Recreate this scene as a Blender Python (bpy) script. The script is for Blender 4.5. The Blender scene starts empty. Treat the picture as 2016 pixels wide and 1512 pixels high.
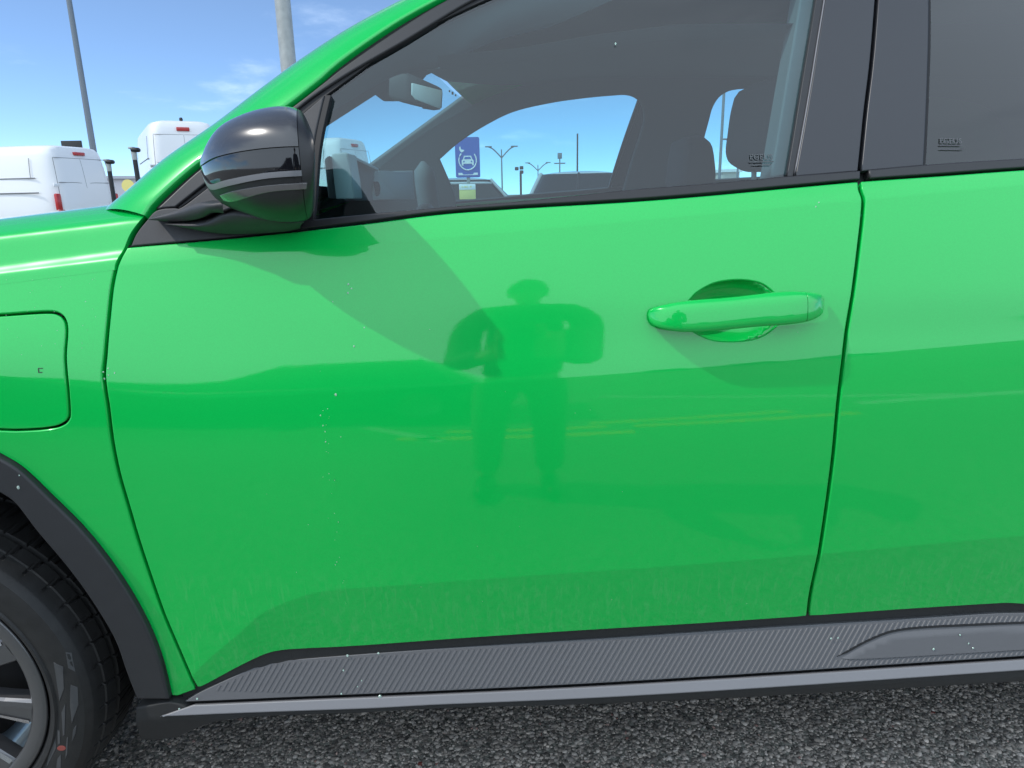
import bpy, bmesh, math, random
import numpy as np
from mathutils import Vector, Matrix
from mathutils.geometry import delaunay_2d_cdt
random.seed(7); RNG = np.random.default_rng(11)
scene = bpy.context.scene
COL = scene.collection

# ------------------------------------------------------------------ camera
FPX, W0, H0 = 1398.0, 2016.0, 1512.0            # focal length in photo pixels, photo size
PITCH, YAW, ROLL = math.radians(15), math.radians(2.0), math.radians(1.1)
CAM = np.array([0.0, -1.03, 1.13])
_fh = np.array([math.sin(YAW), math.cos(YAW), 0]); _r0 = np.array([math.cos(YAW), -math.sin(YAW), 0])
CF = _fh*math.cos(PITCH) - np.array([0, 0, 1.])*math.sin(PITCH); _u0 = np.cross(_r0, CF)
CR = _r0*math.cos(ROLL) - _u0*math.sin(ROLL); CU = _u0*math.cos(ROLL) + _r0*math.sin(ROLL)
cd = bpy.data.cameras.new('camera'); cam = bpy.data.objects.new('camera', cd); COL.objects.link(cam)
cd.sensor_fit = 'HORIZONTAL'; cd.sensor_width = 36.0; cd.lens = FPX/W0*36.0
cd.clip_start = 0.02; cd.clip_end = 3000
cam.matrix_world = Matrix(((CR[0], CU[0], -CF[0], CAM[0]), (CR[1], CU[1], -CF[1], CAM[1]), (CR[2], CU[2], -CF[2], CAM[2]), (0, 0, 0, 1)))
scene.camera = cam

# ------------------------------------------------------------------ light
TOSUN = np.array([-0.65, -0.16, 0.74]); TOSUN /= np.linalg.norm(TOSUN)
SUN_EL = math.asin(TOSUN[2]); SUN_ROT = math.atan2(TOSUN[0], TOSUN[1])
sl = bpy.data.lights.new('sun', 'SUN'); sl.energy = 2.05; sl.angle = math.radians(0.53); sl.color = (1.0, 0.955, 0.89)
sun = bpy.data.objects.new('sun', sl); COL.objects.link(sun)
sun.rotation_euler = Vector(TOSUN).to_track_quat('Z', 'Y').to_euler(); sun.location = (-6, -4, 9)
world = bpy.data.worlds.new('World'); scene.world = world; world.use_nodes = True
wt = world.node_tree; wt.nodes.clear()
def wn(t, **k):
    n = wt.nodes.new(t)
    for a, b in k.items(): setattr(n, a, b)
    return n
SKYTINT = (1.18, 1.26, 1.16)
sky = wn('ShaderNodeTexSky', sky_type='NISHITA', sun_disc=False, sun_elevation=SUN_EL, sun_rotation=SUN_ROT % (2*math.pi))
sky.air_density = 0.40; sky.dust_density = 0.0; sky.ozone_density = 6.0
tc = wn('ShaderNodeTexCoord'); sep = wn('ShaderNodeSeparateXYZ'); wt.links.new(tc.outputs['Generated'], sep.inputs[0])
def wm(op, a, b=None, clamp=False):
    n = wn('ShaderNodeMath', operation=op, use_clamp=clamp)
    for i, v in enumerate((a, b)):
        if v is None: continue
        if isinstance(v, (int, float)): n.inputs[i].default_value = v
        else: wt.links.new(v, n.inputs[i])
    return n.outputs[0]
# clouds: a flat layer far above, seen in perspective (direction / height)
zc = wm('ADD', wm('MAXIMUM', sep.outputs[2], 0.0), 0.16)
cmb = wn('ShaderNodeCombineXYZ')
wt.links.new(wm('DIVIDE', sep.outputs[0], zc), cmb.inputs[0]); wt.links.new(wm('DIVIDE', sep.outputs[1], zc), cmb.inputs[1])
nz = wn('ShaderNodeTexNoise'); nz.inputs['Scale'].default_value = 0.85; nz.inputs['Detail'].default_value = 9; nz.inputs['Roughness'].default_value = 0.56; nz.inputs['Distortion'].default_value = 0.25
mp = wn('ShaderNodeMapping'); mp.inputs['Location'].default_value = (3.1, 7.4, 0.3); wt.links.new(cmb.outputs[0], mp.inputs[0]); wt.links.new(mp.outputs[0], nz.inputs[0])
# the cloud cover is thicker over the side of the sky behind the photographer (it shows in the panes and the paint)
cover = wm('SUBTRACT', wm('MULTIPLY', wm('MAXIMUM', wm('MULTIPLY', sep.outputs[1], -1.0), 0.0), 0.62), 0.06)
dens = wm('ADD', nz.outputs[0], cover)
mr = wn('ShaderNodeMapRange', interpolation_type='SMOOTHSTEP'); wt.links.new(dens, mr.inputs[0])
mr.inputs[1].default_value = 0.46; mr.inputs[2].default_value = 0.72
tint = wn('ShaderNodeVectorMath', operation='MULTIPLY'); wt.links.new(sky.outputs[0], tint.inputs[0]); tint.inputs[1].default_value = SKYTINT   # white balance of the phone
mix = wn('ShaderNodeMix', data_type='RGBA'); wt.links.new(wm('ADD', wm('MULTIPLY', mr.outputs[0], 0.93), 0.07), mix.inputs[0]); wt.links.new(tint.outputs[0], mix.inputs[6])
mix.inputs[7].default_value = (6.5, 7.7, 9.1, 1)
bg = wn('ShaderNodeBackground'); bg.inputs[1].default_value = 0.15; wt.links.new(mix.outputs[2], bg.inputs[0])
wo = wn('ShaderNodeOutputWorld'); wt.links.new(bg.outputs[0], wo.inputs[0])
scene.view_settings.view_transform = 'Standard'; scene.view_settings.look = 'None'
scene.view_settings.exposure = 0.42; scene.view_settings.gamma = 1.0
scene.render.engine = 'CYCLES'
scene.cycles.max_bounces = 10; scene.cycles.transparent_max_bounces = 24; scene.cycles.glossy_bounces = 5; scene.cycles.diffuse_bounces = 4
scene.cycles.sample_clamp_indirect = 6.0

# ------------------------------------------------------------------ materials
MATS = {}
def rgba(c): return (c[0], c[1], c[2], 1.0)
def pmat(name, col, rough=0.5, metal=0.0, coat=0.0, coat_r=0.03, spec=0.5, noise=None, bump=None, emit=None):
    """noise=(scale, amount) varies the colour, bump=(scale, strength, distance) the relief."""
    m = bpy.data.materials.new(name); m.use_nodes = True; nt = m.node_tree
    b = nt.nodes['Principled BSDF']
    b.inputs['Base Color'].default_value = rgba(col); b.inputs['Roughness'].default_value = rough
    b.inputs['Metallic'].default_value = metal; b.inputs['Coat Weight'].default_value = coat
    b.inputs['Coat Roughness'].default_value = coat_r; b.inputs['Specular IOR Level'].default_value = spec
    tcn = nt.nodes.new('ShaderNodeTexCoord')
    if noise:
        n = nt.nodes.new('ShaderNodeTexNoise'); n.inputs['Scale'].default_value = noise[0]; n.inputs['Detail'].default_value = 5
        nt.links.new(tcn.outputs['Object'], n.inputs[0])
        r = nt.nodes.new('ShaderNodeMapRange'); nt.links.new(n.outputs[0], r.inputs[0])
        r.inputs[1].default_value = 0.3; r.inputs[2].default_value = 0.7; r.inputs[3].default_value = 1-noise[1]; r.inputs[4].default_value = 1+noise[1]
        mx = nt.nodes.new('ShaderNodeVectorMath'); mx.operation = 'SCALE'; mx.inputs[0].default_value = col; nt.links.new(r.outputs[0], mx.inputs['Scale'])
        nt.links.new(mx.outputs[0], b.inputs['Base Color'])
    if bump:
        n2 = nt.nodes.new('ShaderNodeTexNoise'); n2.inputs['Scale'].default_value = bump[0]; n2.inputs['Detail'].default_value = 3
        nt.links.new(tcn.outputs['Object'], n2.inputs[0])
        bp = nt.nodes.new('ShaderNodeBump'); bp.inputs['Strength'].default_value = bump[1]; bp.inputs['Distance'].default_value = bump[2]
        nt.links.new(n2.outputs[0], bp.inputs['Height']); nt.links.new(bp.outputs[0], b.inputs['Normal'])
    if emit:
        b.inputs['Emission Color'].default_value = rgba(emit[0]); b.inputs['Emission Strength'].default_value = emit[1]
    MATS[name] = m; return m
def glassmat(name, tint, f0=0.045, gain=1.0):
    """thin pane: tinted see-through plus a Fresnel mirror image"""
    m = bpy.data.materials.new(name); m.use_nodes = True; nt = m.node_tree; nt.nodes.clear()
    o = nt.nodes.new('ShaderNodeOutputMaterial'); mx = nt.nodes.new('ShaderNodeMixShader'); t = nt.nodes.new('ShaderNodeBsdfTransparent')
    g = nt.nodes.new('ShaderNodeBsdfGlossy'); g.inputs['Roughness'].default_value = 0.0
    t.inputs[0].default_value = rgba(tint)
    fr = nt.nodes.new('ShaderNodeFresnel'); fr.inputs[0].default_value = 1.5
    ge = nt.nodes.new('ShaderNodeNewGeometry'); ir = nt.nodes.new('ShaderNodeMapRange'); nt.links.new(ge.outputs['Backfacing'], ir.inputs[0]); ir.inputs[3].default_value = 1.5; ir.inputs[4].default_value = 1/1.5; nt.links.new(ir.outputs[0], fr.inputs[0])   # same mirror strength from both sides of a thin pane
    ml = nt.nodes.new('ShaderNodeMath'); ml.operation = 'MULTIPLY'; ml.inputs[1].default_value = gain; ml.use_clamp = True
    nt.links.new(fr.outputs[0], ml.inputs[0]); nt.links.new(ml.outputs[0], mx.inputs[0])
    nt.links.new(t.outputs[0], mx.inputs[1]); nt.links.new(g.outputs[0], mx.inputs[2]); nt.links.new(mx.outputs[0], o.inputs[0])
    MATS[name] = m; return m
def paintmat(name, col):
    m = bpy.data.materials.new(name); m.use_nodes = True; nt = m.node_tree; b = nt.nodes['Principled BSDF']
    b.inputs['Roughness'].default_value = 0.24; b.inputs['Metallic'].default_value = 0.03; b.inputs['Specular IOR Level'].default_value = 0.2
    b.inputs['Coat Weight'].default_value = 1.0; b.inputs['Coat Roughness'].default_value = 0.012; b.inputs['Coat IOR'].default_value = 1.55
    tcn = nt.nodes.new('ShaderNodeTexCoord')
    v = nt.nodes.new('ShaderNodeTexVoronoi'); v.inputs['Scale'].default_value = 1400; nt.links.new(tcn.outputs['Object'], v.inputs[0])
    s = nt.nodes.new('ShaderNodeSeparateColor'); nt.links.new(v.outputs['Color'], s.inputs[0])
    r = nt.nodes.new('ShaderNodeMapRange'); nt.links.new(s.outputs[0], r.inputs[0]); r.inputs[3].default_value = 0.94; r.inputs[4].default_value = 1.06
    mx = nt.nodes.new('ShaderNodeVectorMath'); mx.operation = 'SCALE'; mx.inputs[0].default_value = col; nt.links.new(r.outputs[0], mx.inputs['Scale'])
    nt.links.new(mx.outputs[0], b.inputs['Base Color'])
    # dried rain and dust: faint upright streaks low on the doors
    mpn = nt.nodes.new('ShaderNodeMapping'); mpn.inputs['Scale'].default_value = (120, 120, 22); nt.links.new(tcn.outputs['Object'], mpn.inputs[0])
    sn = nt.nodes.new('ShaderNodeTexNoise'); sn.inputs['Scale'].default_value = 1.0; sn.inputs['Detail'].default_value = 4; sn.inputs['Distortion'].default_value = .6; nt.links.new(mpn.outputs[0], sn.inputs[0])
    sr = nt.nodes.new('ShaderNodeMapRange'); nt.links.new(sn.outputs[0], sr.inputs[0]); sr.inputs[1].default_value = .52; sr.inputs[2].default_value = .66
    sz = nt.nodes.new('ShaderNodeSeparateXYZ'); nt.links.new(tcn.outputs['Object'], sz.inputs[0])
    zr_ = nt.nodes.new('ShaderNodeMapRange'); nt.links.new(sz.outputs[2], zr_.inputs[0]); zr_.inputs[1].default_value = .545; zr_.inputs[2].default_value = .50
    dm = nt.nodes.new('ShaderNodeMath'); dm.operation = 'MULTIPLY'; nt.links.new(sr.outputs[0], dm.inputs[0]); nt.links.new(zr_.outputs[0], dm.inputs[1])
    d2 = nt.nodes.new('ShaderNodeMath'); d2.operation = 'MULTIPLY'; nt.links.new(dm.outputs[0], d2.inputs[0]); d2.inputs[1].default_value = .045
    dx = nt.nodes.new('ShaderNodeMix'); dx.data_type = 'RGBA'; nt.links.new(d2.outputs[0], dx.inputs[0]); nt.links.new(mx.outputs[0], dx.inputs[6]); dx.inputs[7].default_value = (.42, .48, .40, 1); nt.links.new(dx.outputs[2], b.inputs['Base Color'])
    n2 = nt.nodes.new('ShaderNodeTexNoise'); n2.inputs['Scale'].default_value = 420; n2.inputs['Detail'].default_value = 1.5; nt.links.new(tcn.outputs['Object'], n2.inputs[0])
    bp = nt.nodes.new('ShaderNodeBump'); bp.inputs['Strength'].default_value = 0.02; bp.inputs['Distance'].default_value = 0.0008
    nt.links.new(n2.outputs[0], bp.inputs['Height']); nt.links.new(bp.outputs[0], b.inputs['Coat Normal'])
    MATS[name] = m; return m
GREEN = paintmat('green_paint', (0.002, 0.49, 0.075))
GAPBACK = pmat('gap_backing_black', (0.004, 0.005, 0.004), 0.8)
TRIM = pmat('satin_black_trim', (0.024, 0.024, 0.026), 0.42, bump=(900, 0.15, 0.0004))
PILLAR = pmat('pillar_cover_film', (0.034, 0.036, 0.042), 0.34, bump=(700, 0.1, 0.0003))
SEAL = pmat('rubber_seal', (0.006, 0.006, 0.007), 0.6)
PLASTIC = pmat('grained_plastic', (0.034, 0.034, 0.037), 0.55, noise=(60, .06), bump=(1500, 0.3, 0.0006))
ARCH = pmat('arch_plastic', (0.026, 0.027, 0.030), 0.5, noise=(30, .06), bump=(1800, 0.35, 0.0006))
SILLB = pmat('sill_satin', (0.185, 0.185, 0.197), 0.45, bump=(1500, 0.2, 0.0004))
SILLR = pmat('sill_ribbed', (0.112, 0.113, 0.12), 0.5, bump=(1500, 0.2, 0.0004))
LOWER = pmat('sill_lower_black', (0.022, 0.022, 0.022), 0.75, bump=(900, 0.4, 0.0008))
GLOSSB = pmat('gloss_black', (0.008, 0.008, 0.01), 0.06, coat=0.5)
CAPM = pmat('mirror_cap_grey', (0.045, 0.045, 0.048), 0.22, coat=0.6, coat_r=0.1)
RUBBER = pmat('tyre_rubber', (0.014, 0.014, 0.014), 0.6, noise=(40, .25), bump=(300, 0.25, 0.001))
RUBPRINT = pmat('tyre_sidewall_print', (0.055, 0.057, 0.06), 0.5)
RIMM = pmat('rim_grey', (0.15, 0.15, 0.155), 0.32, metal=0.7, coat=0.4)
RIMB = pmat('rim_machined', (0.62, 0.64, 0.68), 0.2, metal=0.9)
DARKM = pmat('brake_dark', (0.02, 0.02, 0.022), 0.6)
INT = pmat('interior_grey', (0.115, 0.14, 0.15), 0.75)
INTL = pmat('headliner_fabric', (0.15, 0.18, 0.195), 0.95)
INTD = pmat('interior_dark', (0.025, 0.026, 0.028), 0.6)
INTS = pmat('interior_light_trim', (0.52, 0.56, 0.56), 0.5)
SCREEN = pmat('screen_face', (0.02, 0.021, 0.024), 0.18)
SEATM = pmat('seat_fabric', (0.03, 0.032, 0.036), 0.85, bump=(500, .3, .001))
GLASS = glassmat('window_glass', (0.64, 0.86, 0.88), gain=2.0)
GLASSD = glassmat('privacy_glass', (0.22, 0.28, 0.30), gain=2.2)
GLASSW = glassmat('windscreen_glass', (0.66, 0.86, 0.88), gain=1.0)
WHITE = pmat('white_paint', (0.78, 0.79, 0.80), 0.35, coat=0.3)
LENSR = pmat('red_lens', (0.45, 0.03, 0.03), 0.2)
GALV = pmat('galvanised_steel', (0.36, 0.38, 0.37), 0.5, metal=0.2, noise=(12, .12))
BLACKM = pmat('black_metal', (0.012, 0.012, 0.014), 0.45)
INK = pmat('print_dark', (0.02, 0.025, 0.025), 0.6)

# ------------------------------------------------------------------ helpers
def new_obj(name, me, mat=None, parent=None):
    o = bpy.data.objects.new(name, me); COL.objects.link(o)
    if mat is not None and len(me.materials) == 0: me.materials.append(mat)
    if parent is not None:
        o.parent = parent
        if parent.type == 'EMPTY': o.matrix_parent_inverse = Matrix.Translation(parent.location).inverted()
    return o
def thing(name, label, cat, loc=(0, 0, 0), group=None):
    o = bpy.data.objects.new(name, None); COL.objects.link(o); o.location = loc; o.empty_display_size = 0.1
    tag(o, label, cat, group); return o
def tag(o, label=None, cat=None, group=None, kind=None):
    if label: o['label'] = label
    if cat: o['category'] = cat
    if group: o['group'] = group
    if kind: o['kind'] = kind
    return o
def mesh_from(name, V, F, mat=None, parent=None, smooth=True, normals=None):
    me = bpy.data.meshes.new(name); me.from_pydata([tuple(map(float, v)) for v in V], [], [tuple(int(i) for i in f) for f in F])
    if smooth: me.polygons.foreach_set('use_smooth', [True]*len(me.polygons))
    if normals is not None: me.normals_split_custom_set_from_vertices([tuple(map(float, n)) for n in normals])
    me.update(); return new_obj(name, me, mat, parent)
def bm_obj(name, bm, mat=None, parent=None, smooth=False):
    bmesh.ops.recalc_face_normals(bm, faces=bm.faces)
    me = bpy.data.meshes.new(name); bm.to_mesh(me); bm.free()
    if smooth: me.polygons.foreach_set('use_smooth', [True]*len(me.polygons))
    return new_obj(name, me, mat, parent)
def loft(name, rows, mat=None, parent=None, smooth=True, closed=False, caps=False, flip=False):
    R = [np.asarray(r, float) for r in rows]; n = len(R[0]); V = np.concatenate(R); F = []
    for i in range(len(R)-1):
        for j in range(n if closed else n-1):
            k = (j+1) % n; q = (i*n+j, i*n+k, (i+1)*n+k, (i+1)*n+j)
            F.append(q[::-1] if flip else q)
    if caps:
        F.append(tuple(range(n))[::-1] if not flip else tuple(range(n)))
        b = (len(R)-1)*n; F.append(tuple(range(b, b+n)) if not flip else tuple(range(b, b+n))[::-1])
    return mesh_from(name, V, F, mat, parent, smooth)
def box(name, lo, hi, mat, parent=None, bevel=0.0, seg=2, smooth=True, xf=None):
    bm = bmesh.new(); bmesh.ops.create_cube(bm, size=1.0)
    lo = np.array(lo, float); hi = np.array(hi, float)
    for v in bm.verts: v.co = Vector((lo+hi)/2 + np.array(v.co)*(hi-lo))
    if bevel: bmesh.ops.bevel(bm, geom=list(bm.edges), offset=bevel, segments=seg, profile=0.5, affect='EDGES')
    if xf is not None: bm.transform(xf)
    o = bm_obj(name, bm, mat, parent)
    if bevel and smooth: shade_auto(o)
    return o
def shade_auto(o, ang=35):
    me = o.data; me.polygons.foreach_set('use_smooth', [True]*len(me.polygons))
    bm = bmesh.new(); bm.from_mesh(me); a = math.radians(ang)
    for e in bm.edges:
        e.smooth = not (len(e.link_faces) == 2 and e.calc_face_angle(0) > a)
    bm.to_mesh(me); bm.free()
def tube(name, path, rad, mat, parent=None, seg=12, caps=True):
    P = [np.asarray(p, float) for p in path]; rr = rad if hasattr(rad, '__len__') else [rad]*len(P); rows = []
    up = np.array([0.123, 0.31, 0.94])
    for i, p in enumerate(P):
        t = P[min(i+1, len(P)-1)] - P[max(i-1, 0)]; t /= np.linalg.norm(t)
        ref = up if abs(t @ up) < 0.92 else np.array([1., 0, 0])
        a = np.cross(t, ref); a /= np.linalg.norm(a); b = np.cross(t, a)
        rows.append([p + rr[i]*(a*math.cos(w) + b*math.sin(w)) for w in np.linspace(0, 2*math.pi, seg, endpoint=False)])
    o = loft(name, rows, mat, parent, closed=True, caps=caps, flip=True); shade_auto(o, 50); return o
def hermite(xs, ys):
    xs = np.asarray(xs, float); ys = np.asarray(ys, float); h = np.diff(xs); d = np.diff(ys)/h; m = np.zeros(len(xs))
    m[0], m[-1] = d[0], d[-1]
    for i in range(1, len(xs)-1):
        if d[i-1]*d[i] > 0: m[i] = (h[i-1]+h[i])/(h[i-1]/d[i-1]+h[i]/d[i])
    def f(x):
        x = np.asarray(x, float); xx = np.clip(x, xs[0], xs[-1]); k = np.clip(np.searchsorted(xs, xx, side='right')-1, 0, len(xs)-2)
        t = (xx-xs[k])/h[k]; t2 = t*t; t3 = t2*t
        y = (2*t3-3*t2+1)*ys[k] + (t3-2*t2+t)*h[k]*m[k] + (-2*t3+3*t2)*ys[k+1] + (t3-t2)*h[k]*m[k+1]
        return y + np.where(x < xs[0], (x-xs[0])*m[0], 0) + np.where(x > xs[-1], (x-xs[-1])*m[-1], 0)
    return f
def smooth01(x, a, b):
    t = np.clip((np.asarray(x, float)-a)/(b-a), 0, 1); return t*t*(3-2*t)
def catmull(pts, n=8):
    P = np.asarray(pts, float); out = []
    for i in range(len(P)-1):
        p0 = P[i-1] if i else 2*P[0]-P[1]; p1, p2 = P[i], P[i+1]; p3 = P[i+2] if i+2 < len(P) else 2*P[-1]-P[-2]
        l1 = max(np.linalg.norm(p1-p0), 1e-9)**.5; l2 = max(np.linalg.norm(p2-p1), 1e-9)**.5; l3 = max(np.linalg.norm(p3-p2), 1e-9)**.5
        t0, t1 = 0, l1; t2 = t1+l2; t3 = t2+l3
        for t in np.linspace(t1, t2, n, endpoint=False):
            a1 = (t1-t)/(t1-t0)*p0+(t-t0)/(t1-t0)*p1; a2 = (t2-t)/(t2-t1)*p1+(t-t1)/(t2-t1)*p2; a3 = (t3-t)/(t3-t2)*p2+(t-t2)/(t3-t2)*p3
            b1 = (t2-t)/(t2-t0)*a1+(t-t0)/(t2-t0)*a2; b2 = (t3-t)/(t3-t1)*a2+(t-t1)/(t3-t1)*a3
            out.append((t2-t)/(t2-t1)*b1+(t-t1)/(t2-t1)*b2)
    out.append(P[-1]); return np.array(out)
def resample(P, step=None, n=None):
    P = np.asarray(P, float); d = np.r_[0, np.cumsum(np.linalg.norm(np.diff(P, axis=0), axis=1))]
    k = n if n else max(2, int(math.ceil(d[-1]/step))+1); s = np.linspace(0, d[-1], k)
    return np.stack([np.interp(s, d, P[:, i]) for i in range(P.shape[1])], 1)
def ray(x, y):
    d = CF*FPX + CR*(x-W0/2) - CU*(y-H0/2); return d/np.linalg.norm(d)
def at_y(x, y, Y):                                   # photo pixel -> point on the plane Y
    d = ray(x, y); return CAM + d*((Y-CAM[1])/d[1])
def at_surf(x, y, surf, Y0=0.05):                    # photo pixel -> point on a surface Y = surf(x, z)
    Y = Y0
    for _ in range(14): p = at_y(x, y, Y); Y = 0.5*Y + 0.5*float(surf(p[0], p[2]))
    return at_y(x, y, Y)
def at_ground(x, y, Z=0.0):
    d = ray(x, y); return CAM + d*((Z-CAM[2])/d[2])
def at_dist(x, y, D):                                # photo pixel -> point at a horizontal distance
    d = ray(x, y); return CAM + d*(D/math.hypot(d[0], d[1]))
def PX(pts, surf, n=8, dx=0):                        # traced curve -> smooth (x, z) curve on a surface
    q = np.array([[at_surf(a+dx, b, surf)[i] for i in (0, 2)] for a, b in pts]); return catmull(q, n) if n else q
def inside(poly, P):
    x, z = P[:, 0], P[:, 1]; c = np.zeros(len(P), bool); n = len(poly)
    for i in range(n):
        x1, z1 = poly[i]; x2, z2 = poly[(i+1) % n]
        if z1 == z2: continue
        m = ((z1 > z) != (z2 > z)) & (x < (x2-x1)*(z-z1)/(z2-z1)+x1); c ^= m
    return c
def area2(P): return 0.5*np.sum(P[:, 0]*np.roll(P[:, 1], -1)-np.roll(P[:, 0], -1)*P[:, 1])
def clean(poly, step):
    P = np.asarray(poly, float); P = np.concatenate([P, P[:1]]); out = [P[0]]
    for i in range(len(P)-1):
        L = np.linalg.norm(P[i+1]-P[i])
        if L < 1e-6: continue
        k = max(1, int(math.ceil(L/step)))
        for j in range(1, k+1): out.append(P[i]+(P[i+1]-P[i])*j/k)
    out = np.array(out[:-1]); keep = np.linalg.norm(out-np.roll(out, 1, axis=0), axis=1) > step*0.12
    out = out[keep]
    return out if area2(out) > 0 else out[::-1]
def normals2(P):
    a = P-np.roll(P, 1, axis=0); b = np.roll(P, -1, axis=0)-P
    na = np.stack([a[:, 1], -a[:, 0]], 1); nb = np.stack([b[:, 1], -b[:, 0]], 1)
    na /= np.linalg.norm(na, axis=1, keepdims=True); nb /= np.linalg.norm(nb, axis=1, keepdims=True)
    n = na+nb; n /= np.maximum(np.linalg.norm(n, axis=1, keepdims=True), 1e-6)
    c = np.clip((n*na).sum(1), 0.5, 1); return n/c[:, None]
def surf_n(surf, x, z, h=0.0015):
    sx = (surf(x+h, z)-surf(x-h, z))/(2*h); sz = (surf(x, z+h)-surf(x, z-h))/(2*h)
    n = np.stack([sx, -np.ones_like(sx), sz], 1); return n/np.linalg.norm(n, axis=1, keepdims=True), sx, sz
def panel(name, poly, surf, mat, parent=None, step=0.014, r=0.002, depth=0.012, lines=(), holes=(), estep=None, hole_rim=True):
    """sheet of a surface Y = surf(x, z) cut to an outline, with a rounded, folded-in edge; holes get the same edge"""
    estep = estep or step*0.6
    loops = [clean(poly, estep)] + [clean(h, estep)[::-1] for h in holes]
    V2, E, rims = [], [], []; base = 0
    for L in loops:
        nn = normals2(L); ins = L-nn*r; rims.append((L, nn)); V2 += [tuple(p) for p in ins]
        m = len(ins); E += [(base+i, base+(i+1) % m) for i in range(m)]; base += m
    polys = [L-nn*r for L, nn in rims]
    lo = polys[0].min(0); hi = polys[0].max(0); cand = []
    gx = np.arange(lo[0], hi[0], step); gz = np.arange(lo[1], hi[1], step*0.87)
    for k, zz in enumerate(gz): cand.append(np.stack([gx+(step/2 if k % 2 else 0), np.full(len(gx), zz)], 1))
    G = np.concatenate(cand)
    def ok(Q, tol):
        k = inside(polys[0], Q)
        for h in polys[1:]: k &= ~inside(h, Q)
        Q = Q[k]
        allp = np.concatenate(polys); good = np.ones(len(Q), bool)
        for a in range(0, len(Q), 600):
            d = np.sqrt(((Q[a:a+600, None, :]-allp[None])**2).sum(2)).min(1); good[a:a+600] = d > tol
        return Q[good]
    G = ok(G, estep*0.55)
    for ln in lines:
        if len(G) == 0: break
        q = resample(ln, step*0.7); xs = q[:, 0]
        dz = np.abs(G[:, 1]-np.interp(G[:, 0], xs, q[:, 1], left=99, right=99)); G = G[dz > step*0.45]
    extra = [ok(resample(ln, step*0.7)+np.array([0, o]), 0.003) for ln in lines for o in (-0.0022, 0, 0.0022)]
    pts = V2+[tuple(p) for p in G]+[tuple(p) for e in extra for p in e]
    vo, eo, fo, *_ = delaunay_2d_cdt([Vector(p) for p in pts], E, [], 0, 1e-7)
    Vx = np.array([(v.x, v.y) for v in vo]); T = np.array([f for f in fo if len(f) == 3])
    cen = Vx[T].mean(1); k = inside(polys[0], cen)
    for h in polys[1:]: k &= ~inside(h, cen)
    T = T[k]; a = Vx[T]; s = (a[:, 1, 0]-a[:, 0, 0])*(a[:, 2, 1]-a[:, 0, 1])-(a[:, 2, 0]-a[:, 0, 0])*(a[:, 1, 1]-a[:, 0, 1])
    T[s < 0] = T[s < 0][:, ::-1]
    N, _, _ = surf_n(surf, Vx[:, 0], Vx[:, 1])
    V = [np.stack([Vx[:, 0], surf(Vx[:, 0], Vx[:, 1]), Vx[:, 1]], 1)]; NN = [N]; F = [tuple(t) for t in T]; base = len(Vx)
    for li, (L, nn) in enumerate(rims):
        if li and not hole_rim: continue
        m = len(L); rings = []
        for ph in (0, 30, 60, 90, -1):
            p = math.radians(90 if ph < 0 else ph); q = L-nn*r*(1-math.sin(p))
            n3, sx, sz = surf_n(surf, q[:, 0], q[:, 1]); T3 = np.stack([nn[:, 0], nn[:, 0]*sx+nn[:, 1]*sz, nn[:, 1]], 1); T3 /= np.linalg.norm(T3, axis=1, keepdims=True)
            b = np.stack([q[:, 0], surf(q[:, 0], q[:, 1]), q[:, 1]], 1)
            b = b-n3*(r*(1-math.cos(p)) if ph >= 0 else depth)
            V.append(b); NN.append(math.cos(p)*n3+math.sin(p)*T3); rings.append(base); base += m
        for r0, r1 in zip(rings[:-1], rings[1:]):
            for i in range(m):
                j = (i+1) % m; F.append((r0+i, r1+i, r1+j, r0+j))
    return mesh_from(name, np.concatenate(V), F, mat, parent, True, np.concatenate(NN))
def extrude_poly(name, pts3, vec, mat, parent=None, bevel=0.0):
    bm = bmesh.new(); a = [bm.verts.new(tuple(p)) for p in pts3]; b = [bm.verts.new(tuple(np.asarray(p)+np.asarray(vec))) for p in pts3]
    n = len(a); bm.faces.new(a); bm.faces.new(b[::-1])
    for i in range(n): bm.faces.new((a[(i+1) % n], a[i], b[i], b[(i+1) % n]))
    if bevel: bmesh.ops.bevel(bm, geom=list(bm.edges), offset=bevel, segments=2, profile=0.5, affect='EDGES')
    o = bm_obj(name, bm, mat, parent)
    if bevel: shade_auto(o)
    return o
def copy_tree(o, parent=None):
    c = o.copy(); COL.objects.link(c); c.parent = parent
    for ch in list(o.children): copy_tree(ch, c)
    return c
# ================================================================== the green car (X runs to its rear, Y through it, Z up)
CARW = 1.80                                           # door skin to door skin
car = thing('green_car', 'bright green crossover car with black mirror, black pillars and grey ribbed sill', 'car', (0.3, 0.9, 0))
_xs = np.linspace(-2.4, 3.0, 2701)
_sl = hermite([-2.4, -1.75, -1.3, -0.95, -.83, -.7, -0.56, -.42, -0.3, 0.0, 0.3, 0.7, 1.5, 2.0, 2.6, 3.0], [-.7, -.35, -.02, .055, .06, .008, -.06, -.09, -.095, -.045, .01, .05, .06, .2, .5, .7])(_xs)
_pl = np.cumsum(_sl)*(_xs[1]-_xs[0]); _pl -= np.interp(0, _xs, _pl)
def plan(x): return np.interp(x, _xs, _pl)
def smin(a, b, k): h = np.clip(0.5+0.5*(b-a)/k, 0, 1); return b*(1-h)+a*h-k*h*(1-h)
def zc2(x): return 0.856+0.050*np.asarray(x)
_t = np.arange(-0.95, 0.75, 0.0005)
_a1 = hermite([-.95, -.6, -.42, -.3, -.15, -.06, -.0015], [-3, -3, -2.8, -2.5, -1.0, 2.5, 5.5])(_t)
_a2 = hermite([.0015, .04, .12, .203], [8.0, 11.5, 16.5, 21])(_t)
_a3 = hermite([.206, .23, .26, .75], [28, 33, 36, 36])(_t)
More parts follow.
